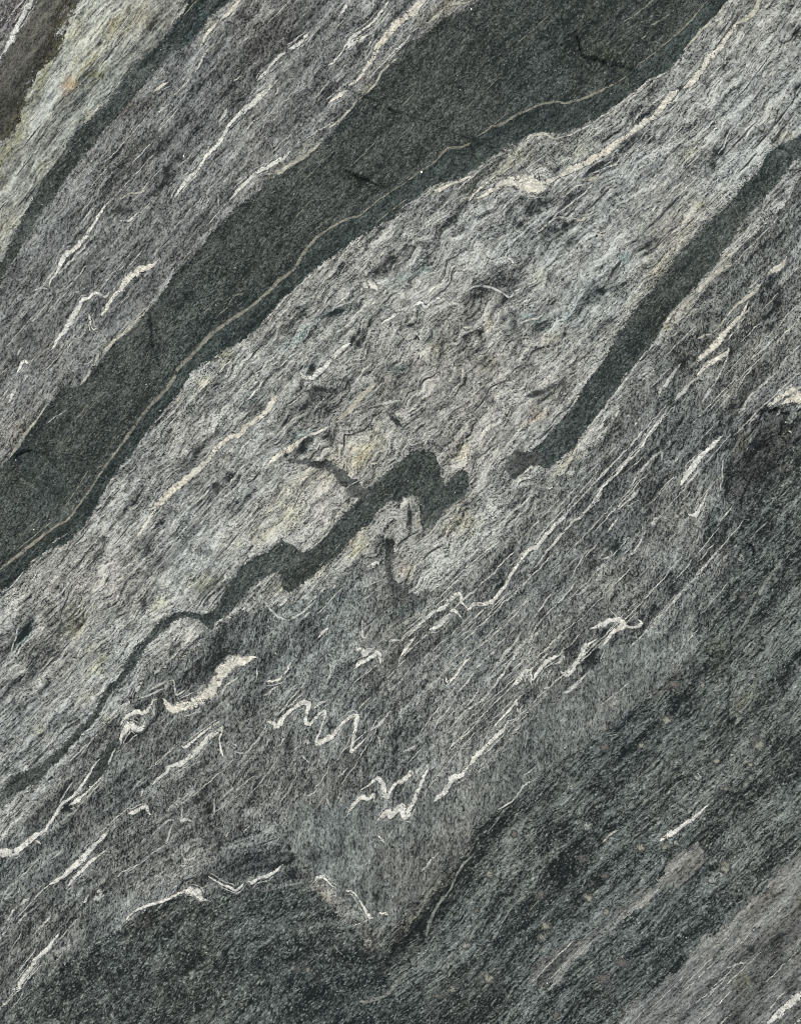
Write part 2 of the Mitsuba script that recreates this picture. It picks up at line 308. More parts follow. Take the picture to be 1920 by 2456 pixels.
for line, h, L in LEDGES:
    sl = window(line, 5 * L)
    d, t, s = seg_dist(X[sl] + wx[sl], Y[sl] + wy[sl], line)
    f = np.clip(np.minimum(t, len(line) - 1 - t) / 1.0, 0, 1)
    low = s < 0 if h > 0 else s > 0
    Z[sl] -= abs(h) * f * np.where(low, np.exp(-d / L), np.exp(-d / 1.2) * .6)
crack_of = np.full(layer.shape, -1)
for i, (line, depth, fill) in enumerate(CRACKS):
    sl = window(line, 15)
    d, t, s = seg_dist(X[sl] + wx[sl] * .7, Y[sl] + wy[sl] * .7, line)
    half = np.interp(t, np.arange(len(line)), line[:, 2]) / 2
    half = .5 * half * (.3 + 1.4 * noise2(X[sl] / 3.1, Y[sl] / 3.1, 31))
    ends = np.clip(np.minimum(t, len(line) - 1 - t) * 4 + .3, 0, 1)
    Z[sl] -= .8 * depth * ends * np.exp(-(d / (half + .35)) ** 2)
    if fill:
        m = (d < half)[:-1, :-1]
        c = crack_of[sl][:m.shape[0], :m.shape[1]]
        c[m] = i


def height(x, y):
    return map_coordinates(Z, [np.interp(y, ay, np.arange(NY)), np.interp(x, ax, np.arange(NX))], order=1)


# ---------------------------------------------------------------- materials
def n2(x, y, seed=0):
    fx, fy = dr.floor(x), dr.floor(y)
    tx, ty = x - fx, y - fy
    tx, ty = tx * tx * (3 - 2 * tx), ty * ty * (3 - 2 * ty)
    ix, iy = mi.UInt32(mi.Int32(fx) + 1000000) * 374761393, mi.UInt32(mi.Int32(fy) + 1000000) * 668265263 + mi.UInt32(seed * 144665 + 7)
    jx, jy = ix + 374761393, iy + 668265263

    def h(a, b):
        k = a + b
        k = (k ^ (k >> 13)) * 1274126177
        return mi.Float((k ^ (k >> 16)) & 0xFFFFFF) / 16777215.
    return dr.lerp(dr.lerp(h(ix, iy), h(jx, iy), tx), dr.lerp(h(ix, jy), h(jx, jy), tx), ty)


def c2(x, y, seed):                                  # one value per grain
    k = mi.UInt32(mi.Int32(dr.floor(x)) + 1000000) * 374761393 + mi.UInt32(mi.Int32(dr.floor(y)) + 1000000) * 668265263 + mi.UInt32(seed * 144665 + 7)
    k = (k ^ (k >> 13)) * 1274126177
    return mi.Float((k ^ (k >> 16)) & 0xFFFFFF) / 16777215.


def f2(x, y, o, seed):
    return sum(.5 ** (k + 1) * n2(x * 2 ** k + 31.7 * k, y * 2 ** k, seed + k) for k in range(o)) / (1 - .5 ** o)


def ridge(n):
    return 1 - dr.abs(2 * n - 1)


BLOBS = {}


def blob(mats, c, r, s):
    """mineral patches and stains: 'X,Y,rx,ry,turn,kind,strength ...' in tile units"""
    for t in s.split():
        x, y, rx, ry, a, kind, k = t.split(',')
        p = q(c, r, f'{x},{y}')[0]
        for m in mats.split():
            BLOBS.setdefault(m, []).append((float(p[0]), float(p[1]), float(rx) * .15625, float(ry) * .15625, math.radians(float(a)), kind, float(k)))


blob('olive_schist', 0, 0, '420,80,60,150,-22,O,1 350,280,50,150,-22,O,1 270,440,50,130,-25,O,.8 90,840,70,130,-25,O,1 160,640,40,100,-22,O,.8 60,620,110,260,-22,d,.1 420,150,40,100,-22,l,.1')
blob('pale_gneiss', 0, 0, '430,560,44,70,-35,R,1 455,520,30,36,0,R,.9 540,500,90,44,25,O,.8 620,480,50,30,0,O,.6 300,430,34,140,-22,O,1 250,560,24,80,-22,O,.7 160,680,36,130,-20,O,.9 470,200,40,110,-25,O,.7 560,400,120,90,30,w,.9 560,400,90,70,30,O,.3 730,170,110,80,30,w,1 730,150,60,50,30,O,.4 900,90,120,90,40,w,.7 '
     '20,1010,36,130,-15,O,1 10,1150,30,60,-10,R,.5 120,880,34,100,-20,O,.8 60,1420,60,90,-20,w,.6 560,740,60,40,40,w,.9 280,1060,50,60,-30,w,.7 640,260,40,30,40,d,.35 820,80,25,30,0,d,.4 980,150,40,40,0,d,.35 940,200,30,30,0,d,.3 240,600,20,40,0,d,.3 330,200,100,130,-30,l,.1 230,900,90,200,-30,l,.14 100,1200,80,160,-20,l,.1 '
     '1000,60,60,80,-40,d,.2 700,480,40,40,0,d,.3 60,1310,30,30,0,d,.35 200,1130,25,40,0,d,.3 420,620,60,60,0,l,.1 780,260,100,60,40,l,.1')
blob('amphibolite', 0, 0, '1250,120,90,120,-40,t,.8 1180,230,60,60,0,t,.5')
blob('amphibolite', 0, 1, '300,1450,60,120,-20,t,1 260,1330,90,50,30,d,.12 965,520,40,150,-8,d,.07 1010,620,30,90,-8,d,.08 1350,640,50,50,0,t,.8 1640,300,60,60,0,t,.6 100,1400,120,100,0,o,.3 1000,1400,60,120,-35,t,.4 380,1230,160,80,20,o,.3')
blob('amphibolite', 1, 0, '600,1140,120,40,-25,d,.12 850,1300,120,40,35,t,.6 1400,960,110,50,-20,d,.06')
blob('amphibolite', 2, 0, '100,730,180,50,10,t,.7 600,520,80,60,30,d,.06 430,330,180,60,-10,o,.5 320,60,120,60,0,o,.4 900,350,80,120,-40,t,.4 430,400,130,25,-12,d,.1 1500,1060,120,120,0,t,.4')
blob('amphibolite', 2, 1, '650,560,80,80,0,t,.5 100,1270,80,60,0,t,.3 300,900,60,100,-35,t,.3')
blob('amphibolite', 0, 2, '300,160,200,40,35,t,.7 80,420,100,60,40,t,.8')
blob('light_gneiss', 2, 0, '300,960,120,60,30,o,.4 600,900,60,30,35,d,.3 800,880,90,50,40,d,.3 420,1040,70,26,35,d,.4 390,1080,60,20,30,d,.35 800,620,60,40,20,d,.25 1200,430,50,80,-40,d,.15 1180,180,70,40,45,l,.2 1300,240,100,40,45,l,.15 '
     '1000,980,80,120,-30,w,.5 850,1200,120,40,0,w,.5 1060,1310,50,40,0,o,.7 1070,1300,50,40,0,d,.25 920,1480,150,120,40,w,.7 1600,880,60,60,0,w,.8 1500,720,60,60,0,w,.5 1640,180,80,60,0,d,.35 1240,850,18,60,-40,d,.5 1180,980,30,80,-40,d,.4 1150,1060,30,80,-40,d,.35 '
     '1400,950,60,70,0,l,.2 520,1250,60,120,-40,d,.25 220,1250,90,50,20,d,.35 200,1420,90,50,10,d,.3 60,1320,120,60,20,d,.25 700,1440,60,80,-40,d,.25 700,1550,100,100,0,d,.2 280,1370,90,30,10,l,.15 430,1490,50,30,0,l,.25 230,1550,80,60,0,d,.3 1080,530,40,60,0,d,.2 420,900,60,40,30,d,.2 130,1070,70,30,0,d,.3 1040,80,60,40,0,w,.3')
blob('light_gneiss', 1, 0, '1600,1000,100,60,20,o,.5 1450,1100,90,60,30,o,.5 1300,1200,60,60,30,o,.4 1080,1200,60,30,30,o,.5 900,1350,90,40,35,l,.15 1000,1450,90,50,30,l,.2 700,1550,100,40,35,l,.2 900,1500,30,30,0,l,.3 1500,1330,200,60,5,d,.3 1200,1480,120,40,25,d,.25 1600,1480,140,70,0,d,.35 1350,1500,80,50,0,d,.2 850,1620,120,50,30,d,.25 1250,1400,60,40,0,l,.1')
blob('light_gneiss', 0, 1, '1290,810,60,40,25,w,1 1290,810,60,40,25,l,.25 1440,640,50,60,0,o,.6 1600,620,70,50,20,l,.25 1230,930,60,60,0,l,.2 1500,750,120,40,35,l,.1 1640,960,70,50,20,d,.35 1620,900,80,40,30,t,.5 1250,1240,110,40,40,d,.3 1150,1320,80,40,40,d,.25 1400,1130,110,30,35,d,.25 950,1300,80,40,50,d,.2 1000,1200,60,80,-40,l,.15 780,1480,60,60,0,l,.15 850,1560,90,30,50,d,.15 1500,1400,140,50,35,d,.25 1350,1500,130,40,35,d,.2 1560,1530,60,40,40,t,.6 700,1560,60,60,0,l,.15 1450,1300,60,30,0,w,.3')
blob('light_gneiss', 1, 1, '330,870,120,45,8,d,.35 830,1050,24,65,38,d,.4 410,1155,52,44,0,d,.5 705,1150,30,40,0,d,.55 705,1150,50,60,0,o,.7 1370,500,28,50,0,d,.45 1410,690,45,50,0,d,.4 1410,690,60,60,0,o,.4 590,530,60,40,10,d,.4 840,720,60,30,0,t,.8 840,720,60,30,0,d,.2 230,500,90,30,45,t,.7 430,360,90,26,15,t,.9 430,360,90,26,15,d,.35 '
     '200,400,30,110,-40,d,.3 760,80,150,40,30,d,.3 900,140,140,40,25,t,.5 1000,60,60,40,0,t,.6 1040,50,60,36,0,d,.3 640,440,140,24,40,d,.35 520,470,110,20,40,d,.25 900,310,26,30,0,d,.4 1330,250,60,24,0,d,.35 1250,300,40,50,0,d,.3 1500,310,40,60,0,d,.3 1590,420,30,90,0,d,.3 1660,400,60,30,20,t,.7 1560,200,40,60,0,d,.2 1470,150,60,80,0,d,.2 1300,460,60,100,0,d,.22 '
     '1090,590,70,60,0,o,.5 1420,430,30,60,-20,w,.8 1420,430,30,60,-20,l,.15 560,1280,160,100,25,w,.8 640,1280,80,80,0,o,.5 300,1430,160,70,20,w,.7 250,1510,120,60,20,l,.2 100,1600,100,60,10,o,.6 1240,1250,50,60,0,w,.9 1380,880,200,80,30,l,.16 1580,900,120,60,30,l,.15 1300,640,60,60,0,d,.2 940,960,150,50,35,d,.15 1180,860,100,60,35,d,.18 1270,800,40,60,0,d,.25 1450,940,20,90,40,d,.3 1580,860,18,60,-40,d,.3 1690,1050,60,20,10,r,.4 1620,1050,60,80,0,l,.1 '
     '280,960,100,40,35,l,.15 220,1060,60,50,0,l,.2 80,720,120,50,40,d,.2 120,560,100,40,40,t,.4 330,660,120,30,40,t,.5 300,720,30,20,0,d,.4 720,640,50,30,0,d,.3 260,1240,90,40,20,d,.3 240,1170,90,60,30,t,.6 100,1160,60,40,40,d,.25 380,980,80,30,20,d,.3 640,960,60,60,0,d,.25 760,560,60,60,0,l,.1 820,560,50,40,0,t,.4 1030,520,60,50,0,t,.3 920,420,90,50,0,d,.12 1040,400,60,60,0,d,.15 1180,1210,60,40,0,d,.2 1400,1170,80,40,10,d,.2 1330,1290,12,90,0,d,.3 1480,1450,60,60,0,d,.15 1450,1600,90,40,35,l,.15 1240,1600,80,50,35,w,.9 1300,1560,90,40,35,l,.15 1600,1560,100,60,30,d,.25 1390,1420,60,60,0,l,.08')
blob('light_gneiss', 2, 1, '380,225,65,45,25,t,1 380,225,65,45,25,d,.3 40,430,60,40,0,t,.9 40,440,50,30,0,d,.3 570,20,40,40,0,t,.7 480,160,30,120,-40,d,.3 70,860,110,32,25,d,.55 300,340,110,20,40,d,.35 200,120,120,40,30,l,.12 250,400,120,60,40,t,.45 240,400,120,60,40,l,.15 140,520,90,40,20,w,.7 60,760,120,60,40,l,.15 820,70,60,100,-40,w,.9 640,330,60,100,-40,w,.5 720,200,50,100,-40,w,.4 480,480,50,90,-40,w,.5 '
     '100,960,120,70,40,w,.4 90,940,100,60,40,l,.1 20,1010,60,40,0,r,.35 520,240,30,90,-40,d,.25 340,560,80,24,45,d,.2 440,440,90,20,50,d,.25 280,680,80,40,45,l,.12 200,500,20,14,0,d,.4 520,400,20,90,-40,d,.3 30,130,60,60,0,o,.4 1200,60,80,40,45,w,.9 950,360,80,50,50,w,.9 870,470,60,60,50,o,.6 230,1310,90,40,40,w,.8 160,1370,80,40,40,l,.12 430,1000,120,40,45,l,.1 700,620,60,40,45,l,.1 560,840,90,30,50,l,.12 660,800,50,30,45,d,.25 600,960,60,40,45,d,.2')
blob('light_gneiss', 0, 2, '560,880,50,60,0,o,.25 150,790,40,100,-30,t,.9 150,790,40,100,-30,d,.35 190,700,30,60,-20,d,.3 930,580,20,56,-22,d,.5 960,200,22,70,-30,d,.35 1290,250,70,36,-10,d,.35 1300,450,120,60,0,o,.7 1320,470,90,50,0,d,.2 1480,200,60,70,0,w,.6 1640,140,90,90,0,w,.8 1600,180,100,70,20,l,.15 500,640,60,90,-20,o,.5 480,740,50,70,0,o,.7 640,960,70,110,-30,o,.7 560,1190,80,40,35,w,.7 600,1010,60,40,30,l,.12 1010,590,60,40,30,o,.5 '
     '100,620,80,80,0,l,.15 60,700,60,40,0,l,.12 330,380,50,130,-10,l,.15 600,300,18,90,-45,d,.45 650,220,14,60,-20,d,.4 280,330,60,40,40,d,.2 320,650,60,60,0,d,.15 80,1300,60,90,-30,d,.2 420,930,24,80,-15,d,.3 190,1100,30,120,-15,d,.2 100,1200,60,120,-30,d,.12 260,1400,60,60,0,o,.6 300,1500,60,60,0,l,.12 60,1580,80,60,0,l,.15 400,1280,120,40,30,l,.14 680,760,120,50,40,l,.12 1000,720,30,80,-40,w,.5 850,740,26,60,-40,d,.25 760,860,60,30,30,l,.1 1100,1100,120,30,35,d,.2 1120,880,60,40,0,d,.3 1180,760,60,50,20,l,.15 1240,820,60,40,20,l,.1 1540,820,50,80,-10,d,.35 1640,680,60,40,20,l,.15 1600,600,100,50,30,l,.1 900,1100,60,60,0,l,.06 680,1330,26,30,0,o,.7 950,900,60,90,0,l,.06')
blob('light_gneiss', 1, 2, '80,160,80,60,20,l,.25 250,160,60,60,0,l,.2 100,60,120,60,10,o,.5 600,180,70,80,0,o,.5 560,220,60,40,30,w,.6 330,380,90,40,40,w,.6 60,500,90,70,20,w,.6 1200,80,110,60,30,w,1 1200,70,110,60,30,l,.12 1280,60,80,90,0,o,.4 800,100,60,40,0,l,.12 1000,190,100,40,0,l,.08 880,360,60,60,0,r,.3 950,440,60,30,0,l,.1 1080,290,100,40,0,l,.08 120,640,90,40,30,l,.15 190,560,80,40,40,d,.25 960,60,16,90,0,w,.8 700,170,40,40,0,d,.2 550,260,60,30,40,o,.5')
blob('slate_gneiss', 0, 3, '100,260,70,60,0,w,.5 130,180,60,30,10,l,.18 100,300,60,60,0,l,.18 20,340,40,60,0,o,.8 0,60,60,60,0,w,.7 0,60,60,60,0,l,.3 1340,280,14,60,0,d,.35 1380,420,60,140,0,d,.1 860,950,110,60,30,l,.1 1050,700,80,60,0,l,.08 1300,740,100,60,-20,d,.07 600,980,140,80,10,d,.1 420,1150,90,80,40,l,.12 300,1260,60,60,0,o,.3 560,1180,120,60,10,d,.12 430,260,40,24,10,d,.4 300,60,160,60,40,l,.12 1180,640,60,40,0,l,.1 300,200,140,80,40,w,.2')
blob('slate_gneiss', 1, 3, '280,260,60,80,0,d,.22 180,420,30,160,0,d,.25 270,420,70,60,0,l,.12 60,480,60,100,0,l,.12 200,60,60,60,0,d,.15 840,190,60,60,20,d,.22 550,300,60,40,0,d,.1 180,680,40,100,0,d,.2 60,640,60,30,30,d,.2 360,850,80,120,35,b,.7 640,1120,90,90,0,b,.6 920,920,60,120,-35,b,.5')
blob('slate_gneiss', 1, 2, '450,560,150,60,0,t,.3 900,620,160,40,20,t,.4 1040,560,150,30,20,d,.15 820,480,60,60,0,d,.2 620,800,40,60,0,d,.15 740,840,26,26,0,d,.3 300,820,140,70,30,d,.08 560,420,90,60,0,l,.08 340,600,120,60,35,l,.12 100,740,120,60,35,l,.1 60,1530,60,60,0,d,.15 140,1500,24,60,0,d,.25 830,1440,90,40,20,d,.05 1450,330,90,70,30,d,.12 1540,300,20,60,-30,d,.25 1600,450,120,60,40,l,.04 1180,400,160,26,28,d,.3 1500,600,60,40,0,d,.1 1250,600,24,30,0,d,.3 1650,1450,18,240,0,d,.2 1500,1560,100,60,0,l,.1 1640,1560,60,80,0,t,.3 50,300,60,60,0,d,.1')
blob('slate_gneiss', 2, 2, '1200,250,200,260,-20,d,.05 850,860,300,120,38,l,.06 530,230,50,60,-20,t,.7 530,230,50,60,-20,d,.25 590,370,30,50,0,d,.2 840,420,80,60,20,d,.22 1050,590,80,110,-20,d,.2 850,700,150,70,25,l,.12 720,740,60,60,0,l,.08 480,740,40,24,20,d,.4 420,790,50,24,35,d,.35 360,930,40,60,-35,d,.4 640,800,60,40,0,d,.2 560,920,90,50,20,l,.15 640,1010,60,40,0,d,.2 700,560,60,60,0,w,.2 1150,80,50,120,0,t,.5 1150,100,40,100,0,d,.2 1260,360,100,200,-15,d,.06 1290,560,40,100,0,b,.5 1290,560,60,90,0,d,.18 960,160,120,60,20,d,.1 760,950,80,100,-30,l,.05 830,1060,160,50,35,b,.5 300,120,90,60,40,d,.05 1400,60,120,60,40,b,.4')
blob('slate_gneiss', 2, 1, '1240,1400,110,300,-6,d,.13 1450,1000,160,90,20,d,.10 1330,1130,120,120,0,d,.10 1400,450,420,300,40,d,.085 1400,450,420,300,40,b,.35 1250,900,300,260,40,d,.05 1450,1050,160,160,0,d,.05 1640,600,120,400,0,d,.03 980,680,40,40,0,b,1 980,680,46,44,0,d,.3 1350,1180,60,90,-20,b,.8 1310,1250,40,60,0,o,.4 1060,440,100,60,30,l,.1 1200,480,120,40,40,w,.3 700,900,140,60,45,l,.06 1240,900,100,80,0,b,.4 1450,700,150,100,40,b,.4 1400,420,140,80,40,b,.35 1260,1420,30,160,-8,d,.2 1380,1000,80,60,0,b,.4 900,900,60,80,-35,t,.4 1500,300,120,60,40,d,.05 1640,1450,90,90,0,l,.06 1200,1380,30,90,-10,l,.1 800,700,80,60,0,t,.2 590,990,20,16,0,d,.3 1000,560,60,30,20,l,.06')
blob('hollow_rock', 2, 1, '1640,1350,80,70,10,b,.3 1640,1350,80,70,10,l,.2 1580,1030,50,30,0,l,.12 1640,1060,40,80,0,d,.2')
blob('green_gneiss', 1, 3, '540,480,60,50,0,d,.18 450,520,40,30,0,d,.2 870,460,40,40,0,d,.18 720,560,50,60,0,d,.12 730,820,50,50,0,d,.22 300,420,60,60,0,l,.12 1180,400,90,60,0,l,.08 1250,250,100,80,0,l,.08 560,640,110,60,0,l,.08 870,880,40,60,0,b,.3')
blob('mica_schist', 1, 3, '350,860,90,90,40,b,.8 640,1150,80,60,0,b,1 420,1000,60,120,40,b,.6 900,1000,60,120,-30,b,.7 820,1180,90,120,-40,b,.3 1060,800,60,130,-40,b,.6 1230,700,60,110,-40,b,.5 1270,1160,60,60,0,l,.2 1150,1260,120,50,30,l,.15 700,1490,100,24,15,l,.22 1000,1270,30,70,-10,l,.15 1580,1500,60,120,-30,d,.12 1640,1480,90,60,30,l,.12 1600,1580,120,50,20,l,.1 20,1490,40,120,-10,d,.3 260,1010,160,60,-40,d,.1 60,900,200,60,-20,d,.06 100,1560,80,60,0,l,.08 1100,1080,150,160,0,d,.06 60,1480,60,60,0,t,.3 1320,740,60,40,0,t,.6')
blob('dome_schist', 0, 3, '880,1010,90,60,30,b,.7 1000,960,120,40,20,b,.5 1480,1270,140,110,20,d,.14 1350,1420,140,40,20,l,.18 800,1450,160,40,10,l,.1 1640,860,120,60,0,d,.05 1080,1130,90,50,0,t,.3 400,1250,50,60,0,d,.25 700,1320,150,60,15,d,.06 250,1470,120,60,40,d,.05 1250,1080,200,100,0,d,.05 520,1250,100,40,20,b,.4 1350,1180,60,60,0,o,.3')
blob('mica_schist', 2, 2, '1350,540,60,60,0,b,.4 1550,820,40,100,-30,l,.25 1560,400,40,70,-40,l,.2 1480,1000,40,90,-30,l,.15 1280,1340,50,40,0,d,.25 1560,1500,70,60,0,d,.2 1350,1200,26,100,-35,o,.9 1600,1450,60,60,0,d,.1 850,1330,50,40,0,l,.2 1150,860,100,60,30,o,.35 1650,1600,90,60,30,b,.5 1660,1580,90,60,30,l,.14 720,1180,140,40,30,b,.8 900,1100,90,50,20,b,.7 1090,1110,30,30,0,l,.25 690,1500,26,20,0,l,.3 1440,140,120,80,35,d,.12 1200,950,60,140,-15,o,.3')
blob('mica_schist', 2, 3, '1250,330,160,60,40,l,.1 1100,450,100,60,40,b,.3 1480,640,50,60,-40,d,.15 230,680,60,60,0,d,.2 840,540,50,24,10,d,.2 1640,60,90,110,-30,d,.12 1500,200,60,80,-30,l,.05 700,330,140,60,35,d,.06 60,1320,120,100,30,l,.15 350,1000,100,60,35,l,.05 520,300,120,30,40,l,.05 1000,880,160,120,35,d,.08 1130,720,50,30,10,l,.15 950,1020,70,30,10,l,.12 640,1150,90,60,0,t,.3')
blob('grey_gneiss_low', 2, 3, '1500,1200,160,80,40,d,.14 1350,1380,60,60,0,o,.9 1370,1390,30,40,0,l,.2 1590,1080,60,40,0,d,.12 1640,980,60,120,-40,l,.1 1650,740,60,120,-40,l,.1 1440,800,120,60,40,b,.6 1160,1080,160,50,35,l,.06 900,1500,200,60,35,b,.3 1640,1400,60,50,0,d,.12 1140,1590,80,60,20,l,.12 1290,1600,60,60,0,d,.14 1000,1380,120,60,35,l,.05 700,800,120,70,35,l,.08 1700,860,30,60,0,o,.6')
blob('grey_gneiss', 0, 0, '1340,160,50,60,-30,w,.9 840,620,70,30,30,o,.8 860,680,110,34,20,b,.9 860,690,120,36,20,d,.2 880,940,90,60,30,o,.4 620,1330,0.1,0.1,0,d,.1 780,1340,110,50,20,d,.22 1080,1090,30,100,-40,d,.28 1000,1210,24,100,-50,d,.25 1260,820,24,100,-40,d,.25 1160,1000,26,70,-40,d,.2 1500,640,50,60,-35,d,.2 1560,760,24,60,-40,d,.2 1230,560,30,80,-40,d,.15 1190,850,40,36,0,l,.14 900,1060,50,40,0,b,.4 500,1500,60,40,30,d,.1 780,800,90,60,40,l,.06 60,150,100,140,-30,p,.8 120,60,80,80,0,p,.8 1560,110,40,40,0,d,.25 640,1180,120,60,40,l,.05')
blob('grey_gneiss', 1, 0, '620,240,60,40,40,d,.22 150,250,90,60,40,d,.14 300,470,30,40,0,d,.2 400,590,24,60,-10,d,.25 180,440,30,30,0,d,.25 560,480,60,60,0,d,.08 720,480,60,60,0,b,.5 60,1090,120,30,30,o,.6 1090,60,130,50,30,o,.5 1190,30,100,40,30,b,.6 1190,30,100,40,30,l,.1 950,200,100,30,45,b,.4 250,920,150,24,40,o,.35 520,760,90,24,45,o,.4 640,560,70,30,45,o,.5')
blob('grey_gneiss', 0, 1, '240,150,60,50,0,d,.2 600,310,60,50,0,d,.14 180,330,24,90,-30,d,.2 130,480,20,60,-25,d,.2 60,640,60,60,0,d,.1 880,420,70,40,45,w,.5 700,560,80,30,45,w,.6 460,790,70,50,30,w,.4 120,1140,60,110,-35,w,.5 120,1140,60,110,-35,d,.06 720,30,30,30,0,l,.1 300,620,80,120,-30,b,.3 900,330,60,60,30,b,.4 60,1060,60,100,-30,l,.05 60,60,80,80,0,l,.06 1180,20,60,30,40,b,.5')

# dark mineral, light mineral, share of light, mottling (amount, along, across), streaks, wormy grain (amount, degrees), fine speckle, warp mm
MATS = {
    'grey_gneiss': ((.017, .0195, .0215), (.48, .49, .485), .33, (.40, 40, 6), .12, .28, (.66, 62), .48, .15, 2.5, .46, .8, .14),
    'grey_gneiss_low': ((.016, .018, .019), (.43, .445, .44), .285, (.36, 46, 12), .10, .14, (.50, 40), .36, .1, 3, .46, .8, .26),
    'slate_gneiss': ((.015, .0185, .0200), (.47, .495, .485), .29, (.36, 42, 7), .12, .26, (.74, 74), .52, .15, 3, .38, 1, .16),
    'green_gneiss': ((.017, .0215, .022), (.45, .476, .463), .315, (.30, 22, 12), .14, .05, (.66, 84), .36, .1, 4, .12, .5, .04),
    'pale_gneiss': ((.034, .038, .036), (.63, .65, .605), .56, (.50, 46, 6), .22, .26, (.46, 52), .32, 0, 3, .62, .8, .30),
    'light_gneiss': ((.018, .0225, .0245), (.61, .62, .60), .465, (.56, 34, 6), .30, .28, (.60, 45), .54, .1, 4, .70, .8, .18),
    'amphibolite': ((.0145, .0205, .0200), (.26, .285, .275), .135, (.28, 34, 12), .12, .05, (.56, 50), .62, .60, 3, .22, .5, .06),
    'teal_amphibolite': ((.0120, .0190, .0190), (.22, .27, .262), .115, (.24, 34, 9), .12, .05, (.52, 50), .55, .40, 3, .22, .5, .06),
    'biotite_gneiss': ((.016, .0185, .019), (.34, .35, .345), .20, (.28, 24, 8), .16, .05, (.50, 55), .42, .15, 4, .30, 1, .05),
    'olive_schist': ((.018, .0195, .018), (.27, .265, .235), .29, (.30, 34, 7), .12, .05, (.42, 62), .38, .1, 3, .35, .6, .16),
    'mica_schist': ((.009, .0130, .0138), (.40, .44, .43), .138, (.22, 40, 14), .12, .10, (.66, 42), .52, .62, 3, .66, .6, .24),
    'dome_schist': ((.009, .0130, .0140), (.38, .42, .41), .115, (.32, 30, 10), .18, .06, (.66, 48), .52, .80, 4, .30, 1, .08),
    'hollow_rock': ((.007, .0095, .011), (.29, .31, .31), .15, (.40, 18, 8), .2, .05, (.55, 45), .44, .3, 4, .3, 1, .08),
}
KINDS = {'O': (1.0, .965, .77), 'R': (1.10, .93, .80), 'o': (1.02, 1.0, .80), 't': (.80, .985, 1.0), 'r': (1.22, .93, .72), 'w': (1.06, 1.01, .89), 'b': (1.09, .99, .92), 'p': (1.03, .98, 1.04)}


